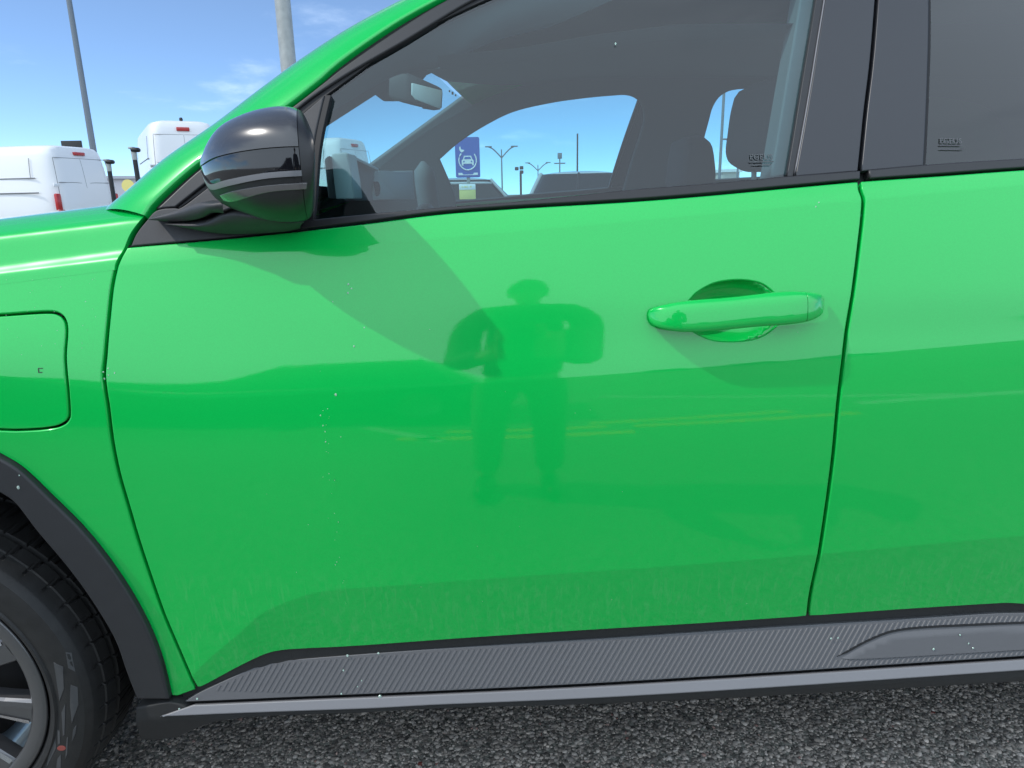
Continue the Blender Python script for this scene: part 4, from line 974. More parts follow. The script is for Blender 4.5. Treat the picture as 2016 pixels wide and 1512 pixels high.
# etched maker's mark near the rear lower corner of each near pane
def etched(txt, px_, py_, size, surf):
    cu_ = bpy.data.curves.new('etched_text', 'FONT'); cu_.body = txt; cu_.size = size; cu_.extrude = 0.0002
    o = bpy.data.objects.new('etched_text', cu_); COL.objects.link(o)
    bpy.context.view_layer.update(); dg = bpy.context.evaluated_depsgraph_get(); me = bpy.data.meshes.new_from_object(o.evaluated_get(dg)); bpy.data.objects.remove(o)
    p = at_surf(px_, py_, surf); M = Matrix.Translation(p) @ Matrix.Rotation(math.radians(1.5), 4, 'Y') @ Matrix.Rotation(math.radians(90-21), 4, 'X')
    me.transform(M); me.materials.clear(); return new_obj('etched_text', me, ETCH, front_door)
etched('EGEUS', 1476, 314, .0125, off(G, .006)); 
for px_, w in ((1475, .038), (1480, .030)):
    p = at_surf(px_, 320 if px_ == 1475 else 326, off(G, .006)); box('etched_line', (p[0], p[1]-.0004, p[2]), (p[0]+w, p[1], p[2]+.0014), ETCH, front_door)
etched('EGEUS', 1850, 282, .0125, off(G, .006))
for dz, w in ((287, .036), (295, .04)):
    p = at_surf(1850, dz, off(G, .006)); box('etched_line', (p[0], p[1]-.0004, p[2]), (p[0]+w, p[1], p[2]+.0012), ETCH, rear_door)
# ================================================================== ground
def groundmat():
    m = bpy.data.materials.new('asphalt'); m.use_nodes = True; nt = m.node_tree; b = nt.nodes['Principled BSDF']; b.inputs['Roughness'].default_value = .88
    t = nt.nodes.new('ShaderNodeTexCoord'); v = nt.nodes.new('ShaderNodeTexVoronoi'); v.inputs['Scale'].default_value = 150; nt.links.new(t.outputs['Object'], v.inputs[0])
    s = nt.nodes.new('ShaderNodeSeparateColor'); nt.links.new(v.outputs['Color'], s.inputs[0])
    n = nt.nodes.new('ShaderNodeTexNoise'); n.inputs['Scale'].default_value = .7; n.inputs['Detail'].default_value = 6; nt.links.new(t.outputs['Object'], n.inputs[0])
    r = nt.nodes.new('ShaderNodeMapRange'); nt.links.new(s.outputs[0], r.inputs[0]); r.inputs[3].default_value = .07; r.inputs[4].default_value = .30
    r2 = nt.nodes.new('ShaderNodeMapRange'); nt.links.new(n.outputs[0], r2.inputs[0]); r2.inputs[1].default_value = .3; r2.inputs[2].default_value = .7; r2.inputs[3].default_value = .8; r2.inputs[4].default_value = 1.15
    mm = nt.nodes.new('ShaderNodeMath'); mm.operation = 'MULTIPLY'; nt.links.new(r.outputs[0], mm.inputs[0]); nt.links.new(r2.outputs[0], mm.inputs[1])
    c = nt.nodes.new('ShaderNodeCombineColor'); nt.links.new(mm.outputs[0], c.inputs[0]); nt.links.new(mm.outputs[0], c.inputs[1])
    m3 = nt.nodes.new('ShaderNodeMath'); m3.operation = 'MULTIPLY'; m3.inputs[1].default_value = .88; nt.links.new(mm.outputs[0], m3.inputs[0]); nt.links.new(m3.outputs[0], c.inputs[2])
    nt.links.new(c.outputs[0], b.inputs['Base Color'])
    bp = nt.nodes.new('ShaderNodeBump'); bp.inputs['Strength'].default_value = .7; bp.inputs['Distance'].default_value = .003; bp.invert = True
    nt.links.new(v.outputs['Distance'], bp.inputs['Height']); nt.links.new(bp.outputs[0], b.inputs['Normal']); return m
ASPH = groundmat()
ground = mesh_from('ground', [(-900, -900, 0), (900, -900, 0), (900, 900, 0), (-900, 900, 0)], [(0, 1, 2, 3)], ASPH); ground['kind'] = 'structure'
# loose-looking aggregate of the worn surface beside and below the car
def stonemat():
    m = bpy.data.materials.new('aggregate'); m.use_nodes = True; nt = m.node_tree; b = nt.nodes['Principled BSDF']; b.inputs['Roughness'].default_value = .7
    a = nt.nodes.new('ShaderNodeAttribute'); a.attribute_name = 'shade'; nt.links.new(a.outputs['Color'], b.inputs['Base Color']); return m
def stones(x0, x1, ya, yb, n):
    P = np.stack([RNG.uniform(x0, x1, n), RNG.uniform(ya, yb, n)], 1); sz = RNG.lognormal(math.log(.0033), .36, n).clip(.0013, .008)
    K = 6; ang = np.arange(K)*2*math.pi/K; rot = RNG.uniform(0, 6.28, n); asp = RNG.uniform(.65, 1.45, n)
    V = np.zeros((n, 2*K+1, 3)); hgt = sz*RNG.uniform(.22, .60, n)
    for ring, (k, hz) in enumerate(((1.0, -.0008), (.68, .72))):
        rr = sz[:, None]*k*RNG.uniform(.75, 1.2, (n, K)); a = ang[None]+RNG.uniform(-.25, .25, (n, K))
        u = rr*np.cos(a)*asp[:, None]; v = rr*np.sin(a)
        V[:, ring*K:(ring+1)*K, 0] = P[:, :1]+u*np.cos(rot)[:, None]-v*np.sin(rot)[:, None]; V[:, ring*K:(ring+1)*K, 1] = P[:, 1:]+u*np.sin(rot)[:, None]+v*np.cos(rot)[:, None]
        V[:, ring*K:(ring+1)*K, 2] = (hgt[:, None]*hz*RNG.uniform(.8, 1.2, (n, K))) if ring else -.001
    V[:, 2*K, :2] = P; V[:, 2*K, 2] = hgt
    f4 = np.array([(i, (i+1) % K, K+(i+1) % K, K+i) for i in range(K)]); f3 = np.array([(K+i, K+(i+1) % K, 2*K) for i in range(K)])
    o = np.arange(n)[:, None, None]*(2*K+1); q4 = (f4[None]+o).reshape(-1, 4); q3 = (f3[None]+o).reshape(-1, 3)
    me = bpy.data.meshes.new('asphalt_aggregate'); nv = n*(2*K+1); nl = len(q4)*4+len(q3)*3
    me.vertices.add(nv); me.vertices.foreach_set('co', V.ravel()); me.loops.add(nl); me.loops.foreach_set('vertex_index', np.r_[q4.ravel(), q3.ravel()].astype(np.int32))
    me.polygons.add(len(q4)+len(q3)); st = np.r_[np.arange(len(q4))*4, len(q4)*4+np.arange(len(q3))*3].astype(np.int32); me.polygons.foreach_set('loop_start', st)
    me.update(calc_edges=True); me.validate()
    at = me.color_attributes.new('shade', 'FLOAT_COLOR', 'POINT'); g_ = RNG.beta(1.5, 2.4, n)*.55+.035; w = RNG.uniform(-.02, .02, n); red = RNG.random(n) < .006
    col = np.stack([g_*(1.10+w)+red*.06, g_*.98-red*.03, g_*(.86-w)-red*.03, np.ones(n)], 1); at.data.foreach_set('color', np.repeat(col, 2*K+1, axis=0).astype(np.float32).ravel())
    o = new_obj('asphalt_aggregate', me, stonemat()); tag(o, 'coarse grey aggregate stones of the worn asphalt under the sill', 'gravel', kind='stuff'); return o
stones(-1.15, 1.45, -.12, .50, 70000)
# bay markings on the far side of the photographer (they show in the paint)
WLINE = pmat('marking_white', (.62, .62, .60), .8, noise=(9, .18)); YLINE = pmat('marking_yellow', (.72, .46, .04), .8, noise=(9, .22))
def marking(name, pts, mat, label):
    o = mesh_from(name, [(x, y, .004) for x, y in pts], [tuple(range(len(pts)))], mat, smooth=False); o['kind'] = 'structure'; return o
def bar(x0, y0, x1, y1, w):
    d = np.array([x1-x0, y1-y0]); d /= np.linalg.norm(d); n = np.array([-d[1], d[0]])*w/2
    return [(x0-n[0], y0-n[1]), (x1-n[0], y1-n[1]), (x1+n[0], y1+n[1]), (x0+n[0], y0+n[1])]
marking('bay_line', bar(-.55, -2.5, -1.5, -3.4, .12), WLINE, '')
marking('bay_line', bar(.9, -5.6, 3.4, -3.1, .12), WLINE, '')
marking('bay_line', bar(2.6, -3.1, 6.5, -2.6, .2), WLINE, '')
for i, (a, b, c, d) in enumerate(((-.9, -2.62, .75, -2.55), (-.6, -2.92, .6, -2.86), (.8, -2.80, 2.3, -2.6), (.5, -3.08, 2.0, -2.98))): marking('yellow_line', bar(a, b, c, d, .12), YLINE, '')

# ================================================================== other vehicles
CARGLASS = pmat('car_glass_dark', (.008, .010, .011), .08, spec=.3)
def superring(cx, hx, hy, z, n=48, e=4.5, zf=None):
    out = []
    for k in range(n):
        t = 2*math.pi*k/n; c, s = math.cos(t), math.sin(t); x = cx+hx*np.sign(c)*abs(c)**(2/e); y = hy*np.sign(s)*abs(s)**(2/e)
        out.append((x, y, z if zf is None else zf(x, z)))
    return out
def parked_car(label, col, L=4.2, Wd=1.78, H=1.5, group=None, belt=.95, hood=.26, gh=(-.20, .42, -.02, .30), details=True):
    """front points to -X; parts: body, greenhouse, roof, pillars, wheels, lamps, mirrors"""
    c = thing('parked_car', label, 'car', group=group)
    m = pmat('car_paint', col, .35, metal=.3, coat=1.0, noise=(3, .03)); hl = L/2; hw = Wd/2
    fz = lambda x, z: z-(.17*smooth01(-x, hl*.35, hl*1.0)+.05*smooth01(x, hl*.7, hl))*smooth01(z, .55, .95)
    rows = [superring(0, hl*.95, hw*.90, .20, zf=fz), superring(0, hl*.985, hw*.97, .30, zf=fz), superring(0, hl, hw, .48, zf=fz), superring(0, hl, hw*1.0, .66, zf=fz), superring(0, hl*.985, hw*.975, .84, zf=fz), superring(0, hl*.965, hw*.945, belt-.02, zf=fz), superring(0, hl*.94, hw*.91, belt+.012, zf=fz), superring(0, hl*.80, hw*.75, belt+.03, zf=fz), superring(0, hl*.3, hw*.3, belt+.04, zf=fz)]
    body = loft('body', rows, m, c, closed=True, caps=True)
    xa, xb, xc, xd = (v*L for v in gh); zt = H-.05
    def ghring(t, z, d=0.0):
        cx = ((xa+xb)/2)*(1-t)+((xc+xd)/2)*t; hx = ((xb-xa)/2)*(1-t)+((xd-xc)/2)*t; return superring(cx, hx+d, (hw*.90)*(1-t)+(hw*.70)*t+d, z, e=5)
    rows = [ghring(t, belt-.03+(zt-belt+.03)*t**.92) for t in np.linspace(0, 1, 7)]
    loft('greenhouse', rows, CARGLASS, c, closed=True)
    rows = [ghring(.86, zt-.085, .012), ghring(.93, zt-.05, .012), ghring(.99, zt-.022, 0), ghring(1.0, zt+.002, -.06), ghring(1.0, zt+.024, -.18), ghring(1.0, zt+.040, -.34), ghring(1.0, H, -.52)]
    roof_ = loft('roof', rows, m, c, closed=True, caps=True)
    for sy in (-1, 1):
        for (u, dx) in ((0.13, 0), (.37, 0), (.5+.0, .02)):
            k0 = int(48*u) % 48; pts = []
            for t in np.linspace(0, 1, 6):
                r_ = ghring(t, belt-.03+(zt-belt+.03)*t**.92, .006); p = r_[k0]; pts.append((p[0], p[1]*sy, p[2]))
            tube('pillar', pts, .035 if u < .45 else .02, m if u < .45 else BLACKM, c, 8)
        mm = box('mirror', (xa+.28, sy*hw*.90-.0 if sy > 0 else -hw*.90-.20, belt+.02), (xa+.42, sy*hw*.90+.20 if sy > 0 else -hw*.90, belt+.15), m, c, .03, 2)
        for xw in (-L*.31, L*.315):
            y0 = sy*(hw-.21); y1 = sy*(hw+.005); rr = .32
            pr = [(.02, y1-.03*sy), (.20, y1-.02*sy), (.215, y1), (.30, y1), (rr, y1-.04*sy), (rr, y0), (.2, y0)]
            w_ = lathe('wheel', pr, xw, rr, RUBBER, c, 36)
            lathe('rim', [(.01, y1-.012*sy), (.06, y1-.006*sy), (.19, y1-.008*sy), (.205, y1+.004*sy)], xw, rr, RIMM, w_, 30)
            lathe('arch_shade', [(rr+.055, y1-.006*sy), (rr-.02, y1-.012*sy), (.1, y1-.06*sy)], xw, rr+.01, BLACKM, c, 36)  # black dish painted in for the shade inside the wheel opening
        box('headlight', (-hl*.985, sy*hw*.62-.16, .62), (-hl*.86, sy*hw*.62+.16, .74), RIMB, c, .03, 2)
        box('tail_light', (hl*.88, sy*hw*.72-.14, .72), (hl*.985, sy*hw*.72+.14, .86), LENSR, c, .03, 2)
        for xh in (L*.03, L*.24): box('door_handle', (xh, sy*hw*.985-.012, .80), (xh+.16, sy*hw*.985+.012, .825), m, c, .006)
    box('number_plate', (hl*.985, -.26, .60), (hl*.985+.02, .26, .71), WHITE, c, .004)
    box('number_plate', (-hl*.99-.02, -.26, .42), (-hl*.99, .26, .52), WHITE, c, .004)
    return c
def place(o, x, y, rz): o.location = (x, y, 0); o.rotation_euler = (0, 0, rz); return o
def van(label, L, Wd, H, group=None, rearbox=False):
    """panel van, rear face at local +X"""
    v = thing('white_van', label, 'van', group=group); hl = L/2; hw = Wd/2
    rows = []
    for z, kx, ky in ((.30, .985, .97), (.45, .998, 1.0), (1.0, 1.0, 1.0), (1.25, .999, .995), (H*.62, .992, .975), (H*.80, .978, .94), (H*.90, .966, .91), (H*.955, .955, .875), (H*.985, .94, .80), (H, .90, .62)):
        ring = []
        for k in range(64):
            t = 2*math.pi*k/64; c, s = math.cos(t), math.sin(t); e = 9
            x = hl*kx*np.sign(c)*abs(c)**(2/e); y = hw*ky*np.sign(s)*abs(s)**(2/e)
            if x < 0: x += (-x/hl)**6*hl*.34*smooth01(z, 1.0, H)
            ring.append((x, y, z))
        rows.append(ring)
    body = loft('body', rows, WHITE, v, closed=True, caps=True); shade_auto(body, 40)
    SEAMM = MATS.get('van_seam') or pmat('van_seam', (.16, .17, .18), .7)
    # rear: centre seam, outline of doors, hinges, lamps
    def rx(z): return hl*float(np.interp(z, [.3, 1.0, H*.62, H*.80, H*.90], [.985, 1.0, .992, .978, .966]))*.9965
    def ry(z): return hw*float(np.interp(z, [.3, 1.0, H*.62, H*.80, H*.90], [.97, 1.0, .975, .94, .91]))
    zz = np.linspace(.5, H*.88, 9)
    tube('door_seam', [(rx(z)+.006, 0, z) for z in zz], .007, SEAMM, v, 6)
    for sy in (-1, 1):
        tube('door_seam', [(rx(z)+.003, sy*ry(z)*.86, z) for z in zz], .006, SEAMM, v, 6)
        for zl_ in (H*.66,):
            tube('pressing_line', [(rx(zl_)+.004, sy*.12, zl_-.01), (rx(zl_)+.004, sy*.3, zl_), (rx(zl_)+.003, sy*hw*.78, zl_)], .008, SEAMM, v, 6)
        lamp = box('tail_light', (hl*.972, sy*hw*.90-.07, .95), (hl*1.0, sy*hw*.90+.07, 1.32), LENSR, v, .03, 2)
        tube('side_pressing', [(-hl*.35, sy*(ry(H*.70)+.003), H*.70), (hl*.84, sy*(ry(H*.70)+.003), H*.70)], .012, SEAMM, v, 6)
        tube('side_pressing', [(-hl*.35, sy*(hw+.002), 1.34), (hl*.86, sy*(hw+.002), 1.34)], .014, SEAMM, v, 6)
        tube('panel_seam', [(hl*.80, sy*(ry(z)+.002), z) for z in (H*.70, H*.78, H*.88)], .006, SEAMM, v, 6)
        box('side_window', (-hl*.74, sy*hw*.985-.02, 1.3), (-hl*.48, sy*hw*.985+.015, 1.85), CARGLASS, v, .02)
        for zh in (.9, H*.62): box('hinge', (rx(zh)-.01, sy*ry(zh)*.90-.09, zh), (rx(zh)+.018, sy*ry(zh)*.90+.06, zh+.07), GALV if rearbox else WHITE, v, .008)
        for xw in (-hl*.62, hl*.56):
            y1 = sy*(hw+.004); lathe('wheel', [(.02, y1-.02*sy), (.21, y1-.015*sy), (.22, y1), (.30, y1), (.34, y1-.05*sy), (.34, y1-.22*sy), (.2, y1-.22*sy)], xw, .34, RUBBER, v, 32)
    box('windscreen', (-hl*.86, -hw*.8, 1.3), (-hl*.70, hw*.8, 1.9), CARGLASS, v, .05)
    tube('door_seam', [(rx(H*.88)+.003, y, H*.885) for y in np.linspace(-ry(H*.88)*.86, ry(H*.88)*.86, 5)], .007, SEAMM, v, 6)
    lm = box('high_brake_light', (hl*.955, -.16, H*.915), (hl*.978, .16, H*.945), LENSR, v, .012)
    if rearbox: tube('roof_aerial', [(hl*.86, .02, H-.03), (hl*.86, .02, H+.06), (hl*.86, .02, H+.10)], [.03, .05, .03], BLACKM, v, 8)
    return v
v1 = van('white panel van with rounded roof, seen from its rear corner beyond the bonnet', 5.8, 2.02, 2.36, 'white vans')
pc = at_dist(92, 300, 19.0); ang = math.radians(-12)
# rear near corner of the van at that bearing
cx_, sx_ = math.cos(ang), math.sin(ang)
def corner(lx, ly): return np.array([lx*cx_-ly*sx_, lx*sx_+ly*cx_])
pv = pc[:2]-corner(2.85, -.98); place(v1, pv[0], pv[1], ang)
v2 = van('tall white box van, rear doors with grey hinges and a red roof light', 6.0, 1.90, 3.20, 'white vans', True)
p = at_dist(343, 300, 22.0); d = p[:2]-CAM[:2]; d /= np.linalg.norm(d); a2 = math.atan2(-d[1], -d[0])+.10
place(v2, p[0]+d[0]*3.0, p[1]+d[1]*3.0, a2)
v3 = van('white van whose rounded roof shows through the windscreen of the green car', 5.6, 2.0, 2.75, 'white vans')
p = at_dist(600, 300, 21.0); place(v3, p[0]-1.4, p[1]+2.2, math.radians(-20))

# ================================================================== poles, posts, signs
def pole(name, label, px_top, px_bot, D, r0, r1, H, mat, cat='lamp post', group=None):
    p = at_dist(*px_bot, D); o = thing(name, label, cat, (p[0], p[1], 0), group)
    tube('shaft', [(p[0], p[1], 0), (p[0], p[1], H*.5), (p[0], p[1], H)], [r0, (r0+r1)/2, r1], mat, o, 16)
    box('base_plate', (p[0]-r0*2.2, p[1]-r0*2.2, 0), (p[0]+r0*2.2, p[1]+r0*2.2, .03), mat, o, .005)
    return o, p
def arms(o, p, H, span, rise, mat, heads=2, r=.045):
    for s in ((-1, 1) if heads == 2 else (-1,)):
        q = [(p[0], p[1], H-.9*rise), (p[0]+s*span*.35, p[1], H-.35*rise), (p[0]+s*span*.7, p[1], H+.1*rise), (p[0]+s*span, p[1], H+.3*rise)]
        a = tube('arm', catmull(q, 4), r, mat, o, 8)
        box('lamp_head', (p[0]+s*span-.35, p[1]-.14, H+.3*rise-.05), (p[0]+s*span+.35, p[1]+.14, H+.3*rise+.07), mat, o, .04)
GREYB = pmat('pole_bluegrey', (.16, .19, .22), .5, metal=.2)
o, p = pole('lamp_post', 'thin dark grey lighting column rising behind the white panel van', (133, 0), (178, 260), 27, .105, .055, 12, GREYB, group=None); arms(o, p, 12, 1.2, .4, GREYB, 1)
o, p = pole('lamp_post', 'thick pale concrete-grey column behind the windscreen pillar', (558, 0), (568, 130), 9.5, .10, .075, 9, GALV); arms(o, p, 9, 1.1, .4, GALV, 2)
def post(label, pxx, top, D, group):
    p = at_dist(pxx, top, D); o = thing('camera_post', label, 'post', (p[0], p[1], 0), group); zt = p[2]-.06
    tube('shaft', [(p[0], p[1], 0), (p[0], p[1], zt*.5), (p[0], p[1], zt)], .034, BLACKM, o, 10)
    box('head', (p[0]-.03, p[1]-.06, zt-.01), (p[0]+.09, p[1]+.06, zt+.055), BLACKM, o, .03, 3)
    tube('neck', [(p[0], p[1], zt-.12), (p[0], p[1], zt+.01)], [.037, .04], GALV, o, 10)
    box('visor', (p[0]-.055, p[1]-.06, zt+.035), (p[0]+.015, p[1]+.06, zt+.065), GALV, o, .012); return o
post('short black post with tilted head, beside the rear of the white panel van', 212, 314, 13.5, 'black posts')
post('short black post with tilted head, beside the tall white box van', 262, 290, 12.5, 'black posts')
p = at_dist(141, 277, 25); o = thing('notice_board', 'black square board on a pole above the roof of the white panel van', 'sign', (p[0], p[1], 0))
box('board', (p[0]-.30, p[1]-.03, p[2]-.62), (p[0]+.27, p[1]+.03, p[2]), BLACKM, o, .01)
box('lamp', (p[0]+.12, p[1]-.06, p[2]-.50), (p[0]+.18, p[1]-.03, p[2]-.2), INTS, o, .01)
tube('shaft', [(p[0]+.15, p[1]+.05, 0), (p[0]+.15, p[1]+.05, p[2]-.1)], .05, GALV, o, 8)
# far low hall with red strip and a yellow round sign
p0_ = at_dist(150, 372, 62); p1_ = at_dist(560, 372, 66)
hall = thing('far_hall', 'low white far hall with a red line behind the black posts', 'building', (p0_[0], p0_[1], 0))
u = p1_[:2]-p0_[:2]; u /= np.linalg.norm(u); nrm_ = np.array([-u[1], u[0]])
def slabw(name, a, b, z0, z1, th, mat, parent, offn=0.0):
    A = p0_[:2]+u*a-nrm_*offn; B = p0_[:2]+u*b-nrm_*offn; C = B+nrm_*th; Dd = A+nrm_*th
    return extrude_poly(name, [(A[0], A[1], z0), (B[0], B[1], z0), (C[0], C[1], z0), (Dd[0], Dd[1], z0)], (0, 0, z1-z0), mat, parent)
slabw('wall', 0, 20, 0, 2.75, 8, pmat('hall_white', (.62, .60, .63), .7), hall); slabw('red_strip', 2.5, 6.4, 1.22, 1.36, .06, LENSR, hall, .05)
slabw('roof', -.3, 20.3, 2.75, 2.95, 8.6, pmat('hall_roof', (.5, .52, .56), .6), hall, .3)
for a in (4.2, 6.2, 8.4): slabw('window', a+.4, a+1.6, 1.75, 1.95, .05, GREYB, hall, .04)
p = at_dist(252, 366, 40); o = thing('round_sign', 'round pale yellow sign on a pole near the far hall', 'sign', (p[0], p[1], 0))
YEL = pmat('sign_yellow', (.75, .66, .22), .5)
extrude_poly('disc', [(p[0]+.30*math.cos(t), p[1], p[2]+.30*math.sin(t)) for t in np.linspace(0, 2*math.pi, 24, endpoint=False)], (0, .04, 0), YEL, o); tube('shaft', [(p[0], p[1]+.06, 0), (p[0], p[1]+.06, p[2]+.2)], .03, GALV, o, 8)
# charging-place sign seen through both windows
BLUE = pmat('sign_blue', (.012, .09, .42), .45); SW = pmat('sign_white', (.8, .82, .83), .5)
DS = 12.0; ps = at_dist(920.5, 310, DS); k = DS/FPX*1.02
es = thing('charging_sign', 'blue charging bay sign with white car and plug symbol on a grey pole', 'sign', (ps[0], ps[1], 0))
def sp(dx, dy, off_=0.0): return (ps[0]+dx*k, ps[1]-off_, ps[2]-dy*k)
def rrect(w, h, r, n=5, cx=0, cy=0):
    out = []
    for (sx, sy, a) in ((1, 1, 0), (-1, 1, 90), (-1, -1, 180), (1, -1, 270)):
        for t in np.linspace(0, 90, n): out.append((cx+sx*(w/2-r)+r*math.cos(math.radians(a+t)), cy+sy*(h/2-r)+r*math.sin(math.radians(a+t))))
    return out
extrude_poly('plate', [sp(x, y) for x, y in rrect(45, 71, 3)], (0, .02, 0), BLUE, es)
ring = [(0+16*math.cos(t), 5+17*math.sin(t)) for t in np.linspace(math.radians(-40), math.radians(225), 30)]
tube('symbol_ring', [sp(x, y, .006) for x, y in ring], 1.1*k, SW, es, 6)
carsh = [(-11, 14), (-11, 5), (-8.5, 3), (-6.5, -3), (6.5, -3), (8.5, 3), (11, 5), (11, 14), (8, 14), (8, 11), (-8, 11), (-8, 14)]
extrude_poly('symbol_car', [sp(x, y, .004) for x, y in carsh], (0, -.004, 0), SW, es)
extrude_poly('symbol_window', [sp(x, y, .009) for x, y in [(-6.5, 3), (-5, -1), (5, -1), (6.5, 3)]], (0, -.002, 0), BLUE, es)
for s in (-1, 1): extrude_poly('symbol_lamp', [sp(s*7+x, 7.2+y, .009) for x, y in rrect(3, 3, 1.4, 3)], (0, -.002, 0), BLUE, es)
extrude_poly('symbol_plug', [sp(x, y, .004) for x, y in [(-13, -20), (-11, -14), (-5, -13), (-8, -10), (-11, -9), (-14, -12), (-15, -17)]], (0, -.004, 0), SW, es)
extrude_poly('symbol_base', [sp(x, y, .004) for x, y in [(-18, 27), (-11, 27), (-9, 30), (9, 30), (11, 27), (18, 27), (18, 31), (-18, 31)]], (0, -.004, 0), SW, es)
tube('shaft', [(ps[0], ps[1]+.05, 0), (ps[0], ps[1]+.05, ps[2]+.2)], .028, GALV, es, 10)
ys = at_dist(920, 376, DS)
lp = box('lower_plate', (ys[0]-.13, ys[1]-.012, ys[2]-.13), (ys[0]+.135, ys[1]+.006, ys[2]+.11), YEL, es, .002)
box('plate_header', (ys[0]-.13, ys[1]-.016, ys[2]+.02), (ys[0]+.135, ys[1]-.010, ys[2]+.11), SW, es, .001)
for i_, w_ in enumerate((.03, .05, .02, .04)): box('plate_print', (ys[0]-.09+i_*.045, ys[1]-.019, ys[2]+.055), (ys[0]-.09+i_*.045+w_*.7, ys[1]-.015, ys[2]+.075), YEL, es)
# parked cars beyond the green car
c1c = parked_car('silver hatchback behind the blue charging sign', (.42, .43, .45), 4.0, 1.72, 1.46, 'cars parked beyond the green car')
p = at_dist(905, 380, 14.0); place(c1c, p[0]-.6, p[1]+1.0, math.radians(10))
c2c = parked_car('pale grey estate car with a wide dark windscreen, beyond the front window', (.55, .56, .57), 4.5, 1.85, 1.46, 'cars parked beyond the green car', gh=(-.22, .46, -.05, .38))
p = at_dist(1150, 380, 9.6); place(c2c, p[0]+.2, p[1]+2.0, math.radians(80))
# a paper on its dashboard and the roof fin
box('dash_paper', (-.74, -.62, 1.10), (-.71, -.35, 1.20), SW, c2c); box('dash_paper', (-.74, .18, 1.10), (-.71, .5, 1.19), SW, c2c)
box('roof_fin', (1.2, -.03, 1.54), (1.34, .03, 1.61), BLACKM, c2c, .012)
def lamp2(label, pxx, top, D, span, group):
    p = at_dist(pxx, top, D); o, q = pole('street_lamp', label, None, (pxx, top), D, .09, .06, p[2]-.3, GREYB, 'street lamp', group); arms(o, q, p[2]-.3, span, .9, GREYB, 2, .07)
lamp2('far twin-arm street lamp, tallest one next to the blue charging sign', 987, 288, 75, 1.3, 'far street lamps')
lamp2('far twin-arm street lamp, small one above the pale estate car', 1059, 320, 105, 1.45, 'far street lamps')
lamp2('far street lamp between the far pillar and the headrest', 1456, 273, 60, 1.0, 'far street lamps')
p = at_dist(1102, 310, 60); o, q = pole('camera_mast', 'far mast with a square camera box and short crossbar', None, (1102, 310), 60, .06, .05, p[2], GREYB, 'mast')
tube('crossbar', [(q[0]-.45, q[1], p[2]-.45), (q[0]+.45, q[1], p[2]-.45)], .05, GREYB, o, 8); box('camera_box', (q[0]-.17, q[1]-.15, p[2]-.1), (q[0]+.17, q[1]+.15, p[2]+.35), GREYB, o, .03)
p = at_dist(1137, 263, 30); o, q = pole('slim_mast', 'slim dark mast standing above the roof of the pale estate car', None, (1137, 263), 30, .04, .032, p[2], BLACKM, 'mast')
p = at_dist(1421, 230, 38); o, q = pole('lamp_post', 'slim grey column seen through the far rear window', None, (1421, 262), 38, .075, .06, 9, GREYB); arms(o, q, 9, 1.0, .4, GREYB, 1)
p = at_dist(1022, 332, 20); o = thing('floodlights', 'pair of small dark floodlights on a post left of the estate car roof', 'floodlight', (p[0], p[1], 0))
tube('shaft', [(p[0]+.04, p[1], 0), (p[0]+.04, p[1], p[2]-.1)], .03, BLACKM, o, 8)
for dx, dz in ((-.07, .0), (.06, .02), (.06, -.09)): box('lamp_head', (p[0]+dx-.045, p[1]-.05, p[2]+dz-.045), (p[0]+dx+.055, p[1]+.05, p[2]+dz+.045), BLACKM, o, .015)
p = at_dist(1443, 341, 70); o = thing('far_kiosk', 'small pale far building low in the far rear window', 'building', (p[0], p[1], 0))
box('wall', (p[0]-.9, p[1], 0), (p[0]+.6, p[1]+3, p[2]+.1), pmat('kiosk_wall', (.5, .47, .42), .8), o); box('roof', (p[0]-1.1, p[1]-.2, p[2]+.1), (p[0]+.8, p[1]+3.2, p[2]+.35), WHITE, o)
# cars and a hedge on the photographer's side (only their images in the paint show)
r1c = parked_car('dark saloon car parked behind the photographer, mirrored in the front door', (.03, .032, .036), 4.5, 1.82, 1.62)
place(r1c, -2.3, -4.35, math.radians(2))
for i_, (x, y, cc_, lb_) in enumerate(((5.0, -20, (.02, .02, .025), 'black car in the row opposite, nearest the bay line'), (8.4, -20.2, (.06, .06, .07), 'charcoal car in the row opposite, between a black and a blue car'), (12.0, -20, (.03, .04, .08), 'dark blue car at the end of the row opposite'))):
    place(parked_car(lb_, cc_, 4.3, 1.8, 1.5, 'row of cars opposite'), x, y, math.radians(92))
# ================================================================== the photographer (seen as a mirror image in the door)
def skin_mesh(name, chains, mat, parent, sub=2):
    """chains: lists of (x, y, z, radius); chains share a joint where their points coincide"""
    bm = bmesh.new(); lay = bm.verts.layers.skin.verify(); key = {}
    def vert(p):
        k = tuple(round(c, 4) for c in p[:3])
        if k not in key:
            v = bm.verts.new(p[:3]); v[lay].radius = (p[3], p[3]*(p[4] if len(p) > 4 else 1)); key[k] = v
        return key[k]
    for ch in chains:
        vs = [vert(p) for p in ch]
        for a, b in zip(vs[:-1], vs[1:]):
            if bm.edges.get((a, b)) is None: bm.edges.new((a, b))
    bm.verts.ensure_lookup_table(); bm.verts[0][lay].use_root = True
    me = bpy.data.meshes.new(name); bm.to_mesh(me); bm.free(); o = new_obj(name, me, mat, parent)
    m = o.modifiers.new('skin', 'SKIN'); m.use_smooth_shade = True
    s = o.modifiers.new('sub', 'SUBSURF'); s.levels = s.render_levels = sub
    return o
SKINM = pmat('skin', (.45, .26, .18), .5); JACK = pmat('jacket_dark', (.02, .022, .026), .7, bump=(40, .6, .006)); TROU = pmat('trousers_khaki', (.20, .18, .14), .85, bump=(60, .4, .004)); SHOE = pmat('shoe_black', (.015, .015, .016), .4); CAPC = pmat('cap_dark', (.02, .02, .025), .8)
PY = -1.44; PXC = 0.0
